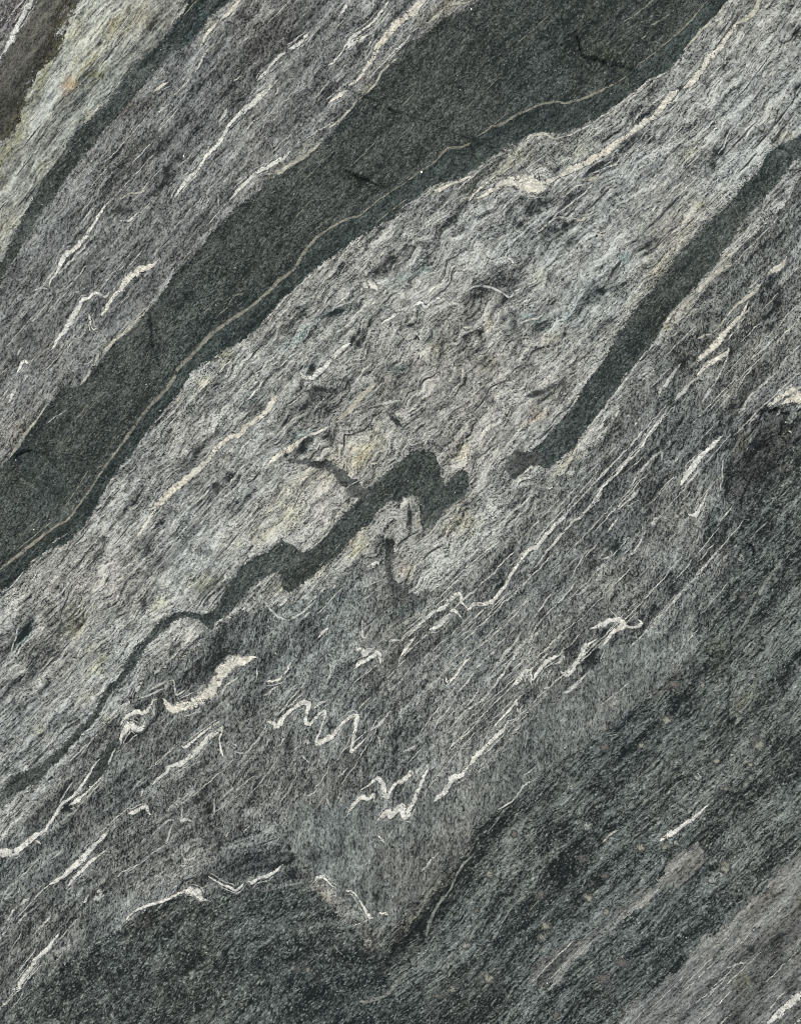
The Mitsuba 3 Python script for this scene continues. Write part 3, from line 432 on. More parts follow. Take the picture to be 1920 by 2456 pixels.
def rock(name):
    dark, light, mean, (mott, ml, ms_), blot, streak, (worm, deg), fine, speck, warp, lam, cren, lay = MATS[name]
    fold_k = .3 if name == 'light_gneiss' else 0.
    upright = .16 if name in ('slate_gneiss', 'green_gneiss') else 0.
    blobs, sd = BLOBS.get(name, []), 100 + 20 * list(MATS).index(name)
    ca, sn = math.cos(math.radians(deg)), math.sin(math.radians(deg))

    def fn(p, n, uv):
        x, y, a, s = p.x * 1000, p.y * 1000, uv.x, uv.y
        w1, w2 = n2(x / 17, y / 17, sd) - .5, n2(x / 15 + 9, y / 15, sd + 1) - .5
        s = s + warp * 1.6 * w1 + warp * .3 * (n2(x / 5, y / 5, sd + 11) - .5)
        a = a + warp * 2 * w2
        s = s + (cren * (1 + fold_k * dr.exp(-dr.square((x + 20) / 170) - dr.square((y - 160) / 150)))) * ((n2(a / 8, s / 16, sd + 17) - .5) * 2 + .5 * (n2(a / 3.6, s / 9, sd + 18) - .5))
        m1 = f2(a / ml, s / ms_, 3, sd + 2) - .5
        v = mean + mott * m1 + blot * (f2(x / 8, y / 7, 2, sd + 3) - .5)
        v += .35 * mott * (n2(a / 130, s / 40, sd + 5) - .5) + .45 * mott * (n2(a / 70, s / 5, sd + 10) - .5) + lay * (.75 * n2(a / 210, s / 6.5, sd + 23) + n2(a / 200, s / 19, sd + 24) - .875)
        if streak > .01:
            r = ridge(n2(a / 55, s / 4.2, sd + 6)) * n2(a / 24 + 5, s / 11, sd + 7)
            v += streak * (mikit.smoothstep(.45, .85, r) - .12)
        if upright > 0:
            v += upright * (n2(x / 6.5 + .6 * w1, y / 110, sd + 25) - .5) + .6 * upright * (n2(x / 2.6 + .6 * w1, y / 45, sd + 26) - .5)
        q_edge = n2(x / 6, y / 6, sd + 8) - .5
        frag = .55 + 1.5 * q_edge + 2.2 * m1
        warm = n2(x / 70, y / 70, sd + 9)
        tint = mikit.mix((.965, 1.0, 1.015), (1.035, 1.0, .965), warm)
        for bx, by, rx, ry, ba, kind, k in blobs:
            c_, s_ = math.cos(ba), math.sin(ba)
            u_, v_ = ((x - bx) * c_ + (y - by) * s_) / rx, ((by - y) * c_ + (x - bx) * s_) / ry
            g = dr.exp(-dr.minimum(u_ * u_ + v_ * v_, 20.))
            if kind == 'd':
                v -= k * g * dr.clip(frag - 1.4 * m1 + .25, 0, 1.3)
            elif kind == 'l':
                v += k * g * dr.clip(frag + .3, 0, 1.5)
            else:
                if kind in 'tOR':
                    v -= .13 * k * g
                tint = tint * mikit.mix((1, 1, 1), KINDS[kind], dr.minimum(k * g * dr.clip(frag + .5, 0, 1.4), 1.))
        gx_, gy_ = x * ca + y * sn + 3 * w2, y * ca - x * sn + 3 * w1 + .9 * q_edge
        g1 = n2(gx_ / 3.0, gy_ / 1.3, sd + 12) - .5
        g3 = n2(gx_ / 8, gy_ / 1.1, sd + 13) - .5
        c1 = c2(gx_ / 2.1 + 2 * g3, gy_ / 1.0 + 1.2 * g1, sd + 14) - .5
        cc = c2(x / 1.0 + g1, y / 1.0 + g3, sd + 15) - .5
        con = .40 + 1.15 * dr.clip(v, 0, .8)
        hair = 1.0 * (n2(a / 15, s / .95, sd + 19) - .5) + .9 * (n2(a / 32, s / 1.8, sd + 21) - .5) + .55 * (mikit.smoothstep(.80, .97, ridge(n2(a / 38, s / 3.4, sd + 22))) - .1)
        v += con * (worm * (.92 * c1 + .6 * g1 + .4 * g3) + fine * 1.1 * cc + .66 * lam * hair)
        if speck > 0:
            sp_ = c2(gx_ / 1.9 + 2.3 * g3 + 3, gy_ / 1.0 + g1, sd + 16)
            v += .75 * speck * mikit.smoothstep(.86, .99, sp_)
        v = dr.clip(v, 0., 1.15)
        return mikit.mix(dark, light, v) * tint
    return fn


def bsdf(fn, rough=.6, spec=.14):
    return {'type': 'twosided', 'bsdf': {'type': 'principled', 'base_color': mikit.proc(fn), 'roughness': rough, 'specular': spec}}


for m in MATS:
    scene['mat_' + m] = bsdf(rock(m))

VEINS_MAT = {
    'faint': ((.27, .295, .285), .16, .62),  # colour, share of light mineral in the host rock at the edges, how broken the vein is
    'white': ((.82, .83, .80), .27, .46), 'cream': ((.82, .80, .72), .33, .42), 'pale': ((.60, .62, .605), .27, .50),
    'warm': ((.56, .555, .48), .36, .60), 'olive': ((.28, .285, .24), .08, .60), 'dark': ((.026, .031, .032), .34, .75)}


def vein_fn(kind):
    c1, host, brk = VEINS_MAT[kind]
    sd = 500 + 10 * list(VEINS_MAT).index(kind)
    hl = (.46, .475, .465) if kind != 'olive' else (.25, .275, .265)

    def fn(p, n, uv):
        x, y = p.x * 1000, p.y * 1000
        e = dr.abs(uv.y)
        ga, gb = n2(x / 2.1, y / 2.1, sd), c2(x / .95 + n2(x / 3, y / 3, sd + 7), y / .95, sd + 1)
        g = .42 * ga + .58 * gb
        t = mikit.smoothstep(.26, .66, g + .30 - .9 * mikit.smoothstep(.36, 1.0, e) - brk * (n2(uv.x / 6, uv.y * .8 + 40, sd + 2) - .40))
        v = .84 + .34 * (n2(x / 3, y / 3, sd + 3) - .5) + .5 * (c2(x / 1.6 + 2 * ga, y / 1.4, sd + 5) - .5)
        warm = n2(x / 28, y / 28, sd + 4)
        h = host + (.5 + host) * .9 * ((ga - .5) + 1.0 * (n2(x / 1.15, y / 1.15, sd + 6) - .5))
        rock_ = mikit.mix((.02, .023, .0245), hl, dr.clip(h, 0, 1))
        return mikit.mix(rock_, mi.Color3f(c1) * v * mikit.mix((1, 1, 1.0), (1.02, .985, .93), warm), t)
    return fn


for m in VEINS_MAT:
    scene['mat_vein_' + m] = bsdf(vein_fn(m), .5, .3)


def spot_fn(c1, cd, sd):
    def fn(p, n, uv):
        x, y = p.x * 1000, p.y * 1000
        g = .50 * n2(x / 2.4, y / 2.4, sd) + .62 * c2(x / 1.1, y / 1.0, sd + 1) + .06 - .62 * mikit.smoothstep(.15, 1, uv.y)
        return mikit.mix(mi.Color3f(cd) + .16 * dr.square(c2(x / .9, y / .9, sd + 2)), c1, mikit.smoothstep(.15, .75, g))
    return fn


scene['mat_pink_garnet'] = bsdf(spot_fn((.172, .153, .140), (.016, .024, .024), 700))
scene['mat_pale_spot'] = bsdf(spot_fn((.33, .335, .275), (.02, .025, .025), 720))
scene['mat_grey_spot'] = bsdf(spot_fn((.38, .40, .385), (.02, .025, .025), 740))
scene['mat_crack'] = bsdf(lambda p, n, uv: mikit.mix((.008, .010, .011), (.06, .066, .066), n2(p.x * 900, p.y * 900, 760)), .8, .2)

# ---------------------------------------------------------------- the rock and its layers
ROCK = 'banded_rock'
labels[ROCK] = {'label': 'grey banded rock surface with dark green layers and folded white veins, filling the view', 'category': 'rock'}


def key_for(base):
    k, i = base, 0
    while k in scene:
        i += 1
        k = f'{base}_{i:03d}'
    return k


vid = np.arange(NX * NY).reshape(NY, NX)
quad = np.stack([vid[:-1, :-1], vid[:-1, 1:], vid[1:, 1:], vid[1:, :-1]], -1)
flip = (np.add.outer(np.arange(NY - 1), np.arange(NX - 1)) % 2).astype(bool)
tri = np.where(flip[..., None], quad[..., [0, 1, 2, 0, 2, 3]], quad[..., [0, 1, 3, 1, 2, 3]])
V = np.stack([X, Y, Z], -1).reshape(-1, 3) / 1000
UV = np.stack([A, S], -1).reshape(-1, 2)


def sub(mask):
    f = tri[mask].reshape(-1, 3)
    u, inv = np.unique(f, return_inverse=True)
    return (V[u], inv.reshape(-1, 3)), UV[u]


layer_key = []
for i, (name, poly, mat, fuzz, lab) in enumerate(LAYERS):
    k = key_for(f'{ROCK}__{name}')
    layer_key.append(k)
    mesh, uv = sub((layer == i) & (crack_of < 0))
    scene[k] = mikit.ply(mesh, 'mat_' + mat, smooth=True, uv=uv)
    labels[k] = {'label': lab}


def layer_at(x, y):
    return layer_key[layer[min(max(np.searchsorted(ay, y) - 1, 0), NY - 2), min(max(np.searchsorted(ax, x) - 1, 0), NX - 2)]]


for i, (line, depth, fill) in enumerate(CRACKS):
    if fill and (crack_of == i).sum() > 3:
        m = line[len(line) // 2]
        mesh, uv = sub(crack_of == i)
        scene[key_for(layer_at(m[0], m[1]) + '__crack')] = mikit.ply(mesh, 'mat_crack', smooth=True, uv=uv)

# ---------------------------------------------------------------- veins: low ribs of quartz that stand a little proud of the rock
VEINS = []


def vein(kind, c, r, *lines):
    for s in lines:
        VEINS.append((kind, q(c, r, s)))


def joined(kind, *parts):
    VEINS.append((kind, np.vstack([q(*p) for p in parts])))


# -- upper left
vein('white', 0, 0, '215,-20,34 165,70,30 120,150,28 90,210,34 50,290,28 5,365,14 -60,470,20')
vein('cream', 0, 0, '1540,-15,18 1470,70,26 1400,130,20', '1385,140,26 1330,200,24 1280,300,10', '980,580,22 1030,545,18 1075,520,10')
vein('pale', 0, 0, '25,110,14 0,150,10', '1370,270,10 1300,350,14 1270,420,12 1240,465,8', '1210,490,18 1160,560,14 1110,605,8', '990,740,14 1030,700,16 1080,660,8', '1640,820,14 1610,870,20 1600,880,8',
     '1450,680,22 1420,750,18 1395,795,8', '1460,1290,14 1400,1350,10 1330,1440,7', '1260,940,10 1200,1010,10 1130,1070,7', '1390,1230,8 1400,1310,7', '830,860,7 860,800,9', '1540,480,12 1490,520,9', '1470,1130,7 1400,1200,8', '760,1410,14 830,1410,20 880,1360,10', '1280,1080,9 1220,1150,11 1160,1230,10 1130,1270,7')
vein('warm', 0, 0, '780,1270,14 830,1235,18 900,1230,16 940,1200,8', '660,640,14 590,725,22 560,745,14', '420,930,10 350,1030,12 280,1130,9')
vein('white', 0, 0, '1740,520,28 1707,560,30 1620,640,34 1560,690,30 1530,720,26 1460,800,24 1430,860,24 1380,930,22 1310,1000,20 1270,1070,16 1200,1140,24 1150,1210,18 1105,1280,12', '1707,440,20 1660,490,20 1640,510,8')
joined('white', (0, 0, '700,1285,14 650,1350,18 610,1420,18 570,1480,24 530,1540,24 480,1590,34'), (0, 1, '420,0,42 390,50,34 360,110,24 330,155,12 310,205,8'))
joined('pale', (0, 0, '560,1560,10'), (0, 1, '490,0,18 440,50,16 370,120,10'))
vein('pale', 0, 1, '305,210,9 250,210,10 215,225,8')
# -- top middle
vein('white', 1, 0, '540,-20,22 490,50,24 455,95,10', '270,190,10 230,240,26 180,285,30 135,305,16', '120,325,26 80,350,24 30,400,16 0,450,14 -40,490,16', '640,215,28 600,240,36 560,255,30 500,310,12', '780,0,16 730,70,16 660,150,18 600,190,16 540,235,22 500,280,14 470,330,10 430,385,20 390,405,14')
vein('pale', 1, 0, '380,120,8 310,190,9 250,260,9 220,290,12', '820,20,12 760,100,13 690,180,12 650,220,8', '690,200,10 660,260,14 635,290,8', '960,170,8 880,260,12 820,320,12 720,420,10 650,500,8', '430,770,8 330,830,10 270,870,12 180,920,8', '110,590,7 50,680,7 0,740,6', '100,520,7 50,600,9', '80,640,10 120,640,10 150,620,8', '330,330,7 380,290,8', '980,30,10 1060,20,14', '1570,1230,10 1640,1240,18 1720,1255,18', '70,400,8 105,385,14', '210,545,14 265,540,10', '-60,790,6 60,640,6')
vein('warm', 1, 0, '840,370,14 790,400,14 740,450,14 690,530,14 640,590,10', '570,640,10 500,730,14 440,780,12 380,830,10', '0,1112,26 60,1097,34 130,1062,24 220,1012,20 290,950,18 360,880,12', '0,560,20 40,530,26 60,515,10', '1140,40,14 1240,20,20 1300,0,12', '1010,150,10 1080,110,20 1130,60,10')
joined('white', (1, 0, '155,960,14 110,1000,26 60,1030,24 0,1065,24'), (0, 0, '1640,1100,24 1580,1160,22 1520,1220,26 1470,1280,14'))
vein('cream', 1, 0, '1030,-30,56 1000,0,60 950,50,56 900,90,36 840,140,40 800,180,44 750,240,40 710,290,36 690,340,28 650,400,26 620,440,24 590,490,22 560,520,24 520,540,22', '980,70,16 900,110,20 840,160,14', '510,570,30 450,610,26 390,650,24')
joined('cream', (1, 0, '1320,1270,10 1380,1250,20 1440,1210,26 1500,1170,40 1570,1150,58 1630,1165,90'), (2, 0, '0,1185,96 60,1190,88 110,1150,66 160,1125,50'))
joined('cream', (2, 0, '175,1115,34 240,1080,14 300,1052,8 380,1010,16 440,980,30 500,930,18 540,898,8'))
joined('cream', (2, 0, '160,1125,50 260,1070,36 330,1040,34 400,1000,40 470,960,44 540,900,30 620,850,34 700,780,36 770,740,36 820,680,30 870,620,48 925,570,50'))
vein('cream', 2, 0, '955,565,30 1000,530,26 1040,490,14', '1110,385,12 1150,340,28 1190,290,12')
vein('cream', 2, 0, '955,565,34 1030,500,36 1080,430,30 1120,370,40 1180,310,30 1230,240,22 1300,150,18 1370,100,12')
vein('warm', 2, 0, '1300,150,26 1370,110,40 1410,70,30 1440,0,30 1480,-60,24', '300,1150,14 380,1140,36 420,1110,16', '950,320,10 1010,260,14 1080,180,14 1150,120,14 1240,10,10', '1180,160,30 1230,110,22', '-20,870,24 60,850,26 130,880,14 200,870,10', '400,1490,10 440,1500,26 480,1490,8', '250,1390,12 310,1400,24 350,1360,8')
vein('pale', 2, 0, '200,875,10 280,835,14 350,800,12 430,750,12 500,700,12 580,640,14 650,580,14 740,510,16 850,460,10', '170,1270,10 240,1210,12 320,1170,8', '340,1120,8 440,1080,10 510,1050,12 570,1000,10 620,960,10 690,920,12', '0,1500,20 80,1440,14 140,1390,14 230,1390,16', '600,1380,8 680,1310,14 760,1220,8', '440,1630,12 500,1540,12 560,1450,8', '1220,900,12 1250,850,20 1300,780,12', '1180,980,8 1240,890,10', '640,780,10 700,690,12', '1290,560,9 1370,440,12 1430,340,9', '1450,560,9 1540,420,10', '860,940,8 950,860,10', '880,1000,8 800,1090,8')
vein('olive', 0, 1, '1560,240,8 1500,260,9 1450,330,9 1400,370,7', '560,1370,8 480,1500,8 400,1620,7')
vein('olive', 0, 2, '330,60,7 220,150,8 100,250,7', '250,40,6 120,160,7')
vein('olive', 1, 0, '900,1270,8 800,1340,10 700,1420,8', '420,1380,6 330,1450,8 270,1500,6')
vein('olive', 2, 0, '570,130,8 640,100,10', '740,160,9 820,120,10 900,60,9', '680,250,8 720,220,10', '1230,1270,7 1290,1330,8 1330,1420,7', '640,100,8 700,50,12 760,0,12 800,-40,10')
joined('olive', (2, 0, '1150,-50,10 1110,0,10 1060,60,11 980,150,14 920,210,12 860,260,10 760,340,10 690,390,12 655,430,12'))
joined('olive', (2, 0, '600,470,10 540,515,16 480,550,18 400,590,18 310,630,20 250,640,20 200,655,18 130,645,18 90,652,16 40,660,16 0,680,14'), (1, 0, '1600,730,16 1530,770,20 1480,800,22 1440,800,14 1400,830,14 1340,870,12'))
joined('olive', (1, 0, '1310,905,12 1250,932,18 1170,940,22 1120,975,16 1060,1040,11 970,1100,11 890,1160,11 780,1230,11 680,1300,12 600,1370,14 540,1390,20 450,1430,18 370,1480,20 300,1540,22 240,1610,22'), (1, 1, '170,90,22 90,150,26 20,220,26'),
       (0, 1, '1620,310,26 1540,370,34 1450,430,32 1350,500,36 1280,580,32 1210,650,34 1150,710,34 1100,800,26 1030,890,26 950,970,24 880,1060,20 800,1170,22 740,1250,20 680,1330,20 620,1420,18 560,1510,18 490,1610,18'), (0, 2, '440,40,20 380,80,22 300,130,24 200,210,26 100,290,20 0,370,16'))
# -- left, second row
vein('cream', 0, 1, '1025,15,8 980,60,26 920,80,40 870,110,48 820,150,44 790,190,34 750,240,28 710,290,24 680,340,24 650,385,14')
vein('white', 0, 1, '700,230,14 680,260,18 640,245,16 600,245,18 570,270,18 540,275,26 510,320,28 470,380,30 440,440,32 410,480,34 370,530,24 340,590,20 325,605,10', '575,370,14 580,420,16 595,465,18 630,465,8', '200,665,14 180,680,18 160,665,16 140,690,22 108,742,18', '140,585,10 115,640,16', '110,845,10 80,890,16 50,945,10')
vein('pale', 0, 1, '520,360,8 480,400,10 450,460,8', '100,760,8 70,800,10 50,840,8', '-20,790,8 40,720,8', '440,715,14 480,745,12', '-20,935,7 30,880,9 70,830,7', '570,200,6 520,225,9 470,240,8', '440,230,6 390,280,8', '330,310,10 345,350,14', '780,150,10 700,270,8', '560,460,8 500,560,8', '290,720,9 240,800,7', '500,690,8 570,680,10 600,650,7', '420,980,5 300,1070,5', '760,500,9 830,420,8', '1620,540,10 1560,590,12', '1180,900,14 1080,1020,16 980,1130,10', '1230,1150,12 1180,1200,14')
vein('warm', 0, 1, '960,330,10 900,390,16 840,455,22 800,490,18 720,550,20 690,590,22 630,640,20 580,720,18 540,790,18 510,830,10', '310,940,12 240,1040,14 170,1130,18 110,1220,16 60,1290,12', '1400,640,20 1430,690,20 1400,720,10', '1160,850,16 1140,910,18 1110,940,10')
joined('cream', (1, 1, '80,870,12 40,930,30 0,990,34'), (0, 1, '1640,1050,32 1570,1090,36 1530,1150,32 1480,1150,28 1430,1190,30 1380,1230,32 1340,1290,28 1280,1350,40 1200,1420,46 1130,1470,44 1080,1510,44 1040,1560,40 980,1620,34'), (0, 2, '960,30,26 920,90,22 880,150,14 855,185,6'))
# -- centre
vein('cream', 1, 0, '1060,1215,14 1110,1205,26 1180,1170,14 1240,1150,20 1310,1120,12', '1290,1290,12 1330,1230,16 1400,1170,14 1470,1110,10')
vein('white', 1, 1, '215,740,14 240,775,34 290,780,30 330,745,34 380,700,32 420,650,28 470,600,30 520,565,24 540,560,14', '600,240,18 610,205,32 650,180,44 700,200,44 705,235,20', '1140,230,10 1090,270,18 1050,300,16 1010,325,20 990,300,22 960,300,26 930,330,10', '870,345,24 830,350,26 800,390,20 750,420,14 720,450,10', '1520,0,16 1570,25,22 1580,55,12', '655,320,14 700,300,18')
vein('cream', 1, 1, '0,1345,26 50,1290,24 100,1250,34 150,1230,36 190,1200,26 250,1150,14 320,1130,16 400,1090,18')
vein('warm', 1, 1, '420,1085,18 480,1030,26 540,970,40 580,920,44 620,880,36 700,815,16', '380,40,16 440,10,20', '20,1620,14 120,1480,14 200,1420,18')
vein('pale', 1, 1, '600,230,12 540,290,16 500,300,18 430,330,12 380,310,8', '540,590,14 565,620,12', '1585,30,12 1625,5,8', '700,670,10 630,720,14 590,770,10', '590,830,18 605,790,10', '690,945,16 760,940,26 850,925,16', '1200,280,10 1280,220,12 1350,190,12 1430,200,14 1500,230,12 1550,260,14 1590,220,12 1625,200,8', '60,720,10 160,640,12 250,580,10', '210,560,8 260,500,10 280,430,8', '0,880,8 100,760,10', '640,400,10 700,340,12 780,250,8', '60,1160,10 150,1060,16 240,1010,12', '900,1230,8 980,1190,10 1080,1170,8', '1120,830,14 1150,860,14', '1500,900,10 1470,1050,8', '240,350,10 330,330,10', '760,190,10 850,160,12 920,190,8', '140,960,8 210,900,8', '1000,1100,7 1100,980,8', '930,1530,16 940,1590,14', '870,100,8 1000,20,8', '-20,420,10 60,340,14 150,240,14 290,120,10')
vein('dark', 1, 1, '770,1000,14 830,1060,26 870,1095,12', '240,870,20 330,850,34 420,880,16', '120,500,10 160,420,18 220,340,10')
vein('dark', 2, 1, '-60,900,16 0,885,40 80,855,36 160,820,14', '460,170,10 500,110,16 560,20,14')
# -- right
vein('cream', 2, 1, '1610,5,26 1590,50,34 1560,80,34 1525,90,50 1490,120,30', '1370,290,10 1330,370,16 1290,410,24 1250,460,30 1200,520,34 1150,570,36 1100,620,34 1060,660,36 1040,690,20', '1245,590,16 1230,625,26 1180,650,30 1130,680,34 1090,710,36 1050,760,24')
vein('cream', 2, 1, '2000,770,120 1850,832,116 1750,875,104 1690,898,84 1650,912,60 1610,932,34 1580,955,14', '1720,830,40 1640,870,34 1560,920,24 1510,960,12')
vein('dark', 1, 2, '905,-60,14 910,20,30 912,100,34 905,165,14')
vein('warm', 2, 1, '1460,170,26 1400,230,22 1340,280,24 1300,310,16 1240,380,10 1190,440,12 1150,490,8', '1260,50,20 1180,100,34 1080,190,26 960,310,24 930,370,40 880,450,40 820,520,24', '1140,500,10 1100,510,24 1050,520,14', '280,1215,14 230,1300,30 140,1390,24 80,1450,14')
vein('pale', 2, 1, '1050,760,18 1000,810,14 960,860,26 900,930,20', '940,680,12 900,740,22 860,800,26 820,850,22 790,900,10', '1235,640,14 1200,730,14 1150,820,18 1110,880,22 1080,940,10', '1560,500,10 1480,580,14 1400,650,8', '1560,730,8 1480,810,18 1400,880,14 1340,970,18 1310,1010,10', '1707,560,8 1620,650,12 1560,730,8',
     '1670,800,16 1580,880,24 1500,960,12', '1600,970,22 1560,1020,20', '830,1240,18 800,1260,24 760,1290,18 710,1350,16 660,1410,14 620,1480,8', '828,1245,16 815,1310,12', '680,1490,24 640,1530,24 600,1570,12 550,1610,12 490,1650,8', '1010,1495,10 950,1560,10', '1710,55,8 1650,110,10 1600,160,9', '1707,280,7 1620,380,8 1560,450,7', '1707,480,7 1620,550,8', '1450,120,10 1400,190,14 1360,210,8', '720,600,10 640,720,16 560,830,18 490,920,14 430,1010,16 340,1110,14', '860,970,8 780,1080,9 690,1160,8', '640,1090,14 700,1020,14', '560,800,16 600,740,10', '1400,700,7 1320,820,8 1260,910,7', '1440,590,6 1340,720,7', '960,1240,7 900,1320,7', '430,1340,8 350,1450,9 250,1560,8', '1710,640,7 1640,720,7', '1370,1080,9 1440,1010,12', '1640,1110,14 1660,1130,10', '1370,1240,14 1385,1220,10', '600,1600,8 680,1560,8', '460,1300,8 540,1200,9', '1640,1480,6 1560,1570,8', '1190,1500,8 1210,1420,12 1215,1300,8', '0,700,8 110,640,14 180,560,10', '60,520,10 160,470,14 240,420,10')
vein('white', 2, 1, '1210,1150,14 1150,1200,26 1100,1250,22 1050,1300,32 1010,1360,40 970,1420,26 930,1480,10')
vein('white', 2, 1, '850,1000,14 800,1060,16 750,1120,14 700,1200,11 650,1270,13 600,1310,22 550,1370,16 500,1420,14 440,1480,14 390,1560,13 330,1640,12')
joined('white', (2, 1, '1115,1510,12 1085,1570,18 1060,1625,26'), (2, 2, '1040,15,44 1010,20,44 985,10,20'))
# -- lower left
vein('cream', 0, 2, '1638,930,20 1600,930,36 1550,960,52 1500,955,66 1460,985,72 1420,1030,68 1390,1090,64 1350,1140,68 1290,1190,68 1230,1225,68 1170,1245,62 1110,1262,46 1072,1240,46 1058,1205,34 1040,1190,16')
vein('white', 0, 2, '1010,1200,24 980,1210,18 960,1250,18 920,1290,26 880,1280,30 840,1290,28 800,1320,18 765,1365,8', '930,1340,14 910,1380,30 870,1382,40 830,1360,40 800,1400,30 780,1440,20 770,1490,8', '1430,1365,36 1400,1400,34 1340,1440,30 1290,1490,30 1230,1550,32 1170,1600,38 1110,1625,40 1065,1632,18', '1160,1495,26 1190,1500,20 1260,1440,16 1330,1390,16 1410,1335,10', '1425,1390,18 1405,1440,10 1410,1500,12 1430,1565,14')
vein('pale', 0, 2, '990,1230,14 980,1270,14 992,1310,12', '1085,1065,12 1030,1100,18 960,1140,12', '1080,1070,12 1110,1090,14 1120,1140,14 1130,1170,12 1190,1140,8', '900,1190,10 980,1160,12 1050,1130,8', '240,1305,16 270,1270,20 310,1240,14 370,1190,12 440,1150,8', '500,1180,14 570,1140,18 620,1060,14 640,1020,8', '1040,650,30 1080,620,30 1130,580,14', '740,885,10 830,800,16 910,710,10', '310,500,10 350,548,14 390,510,14 440,450,12 500,400,10', '435,530,14 400,595,10', '430,140,8 370,170,10 330,200,8', '1560,340,14 1620,265,24 1707,235,22', '670,200,7 620,280,10 540,360,10 440,440,8', '1140,590,12 1200,535,14 1240,560,10', '820,60,10 740,120,12 690,200,8', '180,620,14 260,560,14 320,530,8', '60,640,14 140,560,14', '480,620,10 560,560,12 640,500,8', '70,900,8 110,780,10 120,720,8', '40,1380,12 90,1310,14', '1350,1090,8 1420,1040,10', '1410,1170,14 1460,1100,14 1530,1050,10', '1150,1340,8 1200,1300,10 1290,1280,10', '1640,1060,20 1645,1000,14', '700,1060,8 800,960,8', '1490,1480,20 1520,1500,16', '1500,1530,8 1560,1545,12 1620,1490,8 1707,1360,7', '600,1440,8 520,1560,9', '440,1600,10 560,1480,12', '740,1510,12 690,1620,14', '1200,1630,7 1290,1590,12', '880,560,8 920,450,10', '1000,480,14 1050,460,10')
vein('dark', 0, 2, '540,360,8 600,310,16 650,235,14 670,190,6', '900,290,7 980,150,10 1000,110,6', '370,700,6 410,600,10 440,520,6', '650,1590,7 700,1480,8 760,1400,6')
# -- lower middle
joined('white', (2, 2, '220,0,22 170,50,24 110,110,22 60,170,24 20,220,24'), (1, 2, '1670,250,26 1630,300,20 1590,360,20 1550,420,20 1510,490,20 1470,540,20 1440,572,28 1400,590,26 1340,590,30 1310,600,24 1290,632,14 1270,600,14 1240,570,20 1230,528,26 1205,535,28 1160,580,26 1120,620,26 1070,640,22 1020,680,20 970,720,20 930,760,16 908,797,8'))
vein('white', 1, 2, '1245,675,14 1220,650,22 1190,630,22 1160,660,20 1120,710,20 1080,740,20 1035,752,26', '950,800,12 900,860,22 870,900,20 852,922,8', '710,345,16 705,325,34 680,330,22 635,352,8', '392,745,30 365,765,20 325,805,8', '610,690,14 610,760,12 615,800,28 640,800,18', '570,830,14 575,880,20 610,880,24 620,920,26 650,890,26 690,865,16', '565,1005,22 590,970,36 630,950,30 680,920,26 715,905,24 727,975,12',
     '155,960,20 130,1010,16 90,1060,14 40,1085,14 -10,1080,22', '0,1340,26 40,1350,40 70,1375,44 90,1340,26 130,1290,24 180,1250,24 230,1220,36 268,1228,34 255,1290,22 245,1340,26 265,1360,26 300,1330,20 340,1290,20 370,1280,20 360,1340,14 340,1400,14 320,1450,16 320,1482,32 360,1465,40 420,1430,30 460,1380,20 510,1330,22 560,1305,28 575,1320,28 565,1400,22 545,1480,20 540,1540,18 580,1500,14 640,1440,8', '300,1260,24 312,1250,28 350,1220,20 390,1205,14',
     '1140,1050,14 1155,1090,28 1170,1090,26 1210,1040,16 1250,980,18 1300,930,12', '1585,1325,10 1540,1340,18 1510,1400,20 1460,1440,30 1400,1500,24 1340,1560,30 1290,1630,26', '1625,1175,20 1590,1220,20 1550,1270,18 1500,1320,14 1450,1380,8', '1565,1112,30 1600,1090,34 1640,1030,24 1695,1010,18', '1690,1020,18 1692,1110,16')
joined('white', (1, 2, '1290,1620,24'), (1, 3, '1280,0,30 1240,50,28 1190,70,42 1160,110,30 1130,170,28 1090,190,34 1068,218,18'))
vein('pale', 1, 2, '750,820,16 780,830,22 810,820,20 855,820,12', '400,960,10 400,1030,16 390,1080,30', '485,830,10 475,900,9', '130,1250,16 180,1210,14 240,1150,8', '390,1200,12 405,1225,10', '660,1405,14 720,1360,20 760,1310,16 788,1272,8', '770,1350,14 790,1405,12', '715,1440,12 722,1515,10', '45,1508,30 80,1490,16 122,1438,14', '225,1555,18 240,1580,16 270,1610,10', '870,1540,14 910,1520,22 945,1488,16', '1440,1005,10 1500,930,22 1560,870,20 1610,800,14 1632,768,6', '1740,760,24 1707,790,30 1650,840,28 1600,890,26 1570,950,18 1520,1020,14 1480,1070,18 1430,1140,14 1380,1200,22 1320,1240,14 1260,1290,14 1180,1370,10',
     '1330,1010,10 1280,1090,14 1220,1160,14 1170,1250,18 1110,1320,16 1055,1405,10', '1365,1115,18 1320,1190,12 1270,1250,8', '1470,880,20 1400,940,10 1335,1002,9', '1150,1555,9 1190,1490,16 1265,1428,8', '1115,1510,10 1130,1562,14', '1612,1190,10 1600,1250,12 1612,1282,12 1642,1230,8', '1668,412,26 1695,405,18', '40,910,26 60,905,18', '1100,1270,8 1170,1160,8 1240,1080,7', '980,1410,8 1050,1320,9 1130,1220,8', '840,1100,6 910,1010,7', '460,1560,7 640,1400,8', '230,1490,7 255,1460,14 262,1530,10', '150,1540,7 220,1490,8', '1020,1480,6 950,1560,7 900,1610,6', '780,410,8 640,480,7', '1680,560,8 1560,690,10 1440,790,8', '1700,860,10 1650,930,14 1560,1030,10', '-20,1180,10 60,1125,14 75,1130,8', '530,690,6 520,760,7', '1310,650,6 1240,730,7', '600,1080,5 680,960,5', '0,1200,8 30,1140,8', '840,990,8 850,930,8', '330,1220,12 310,1190,10', '-30,560,14 60,660,18 130,690,18 200,660,14 320,560,10', '220,690,14 280,640,18')
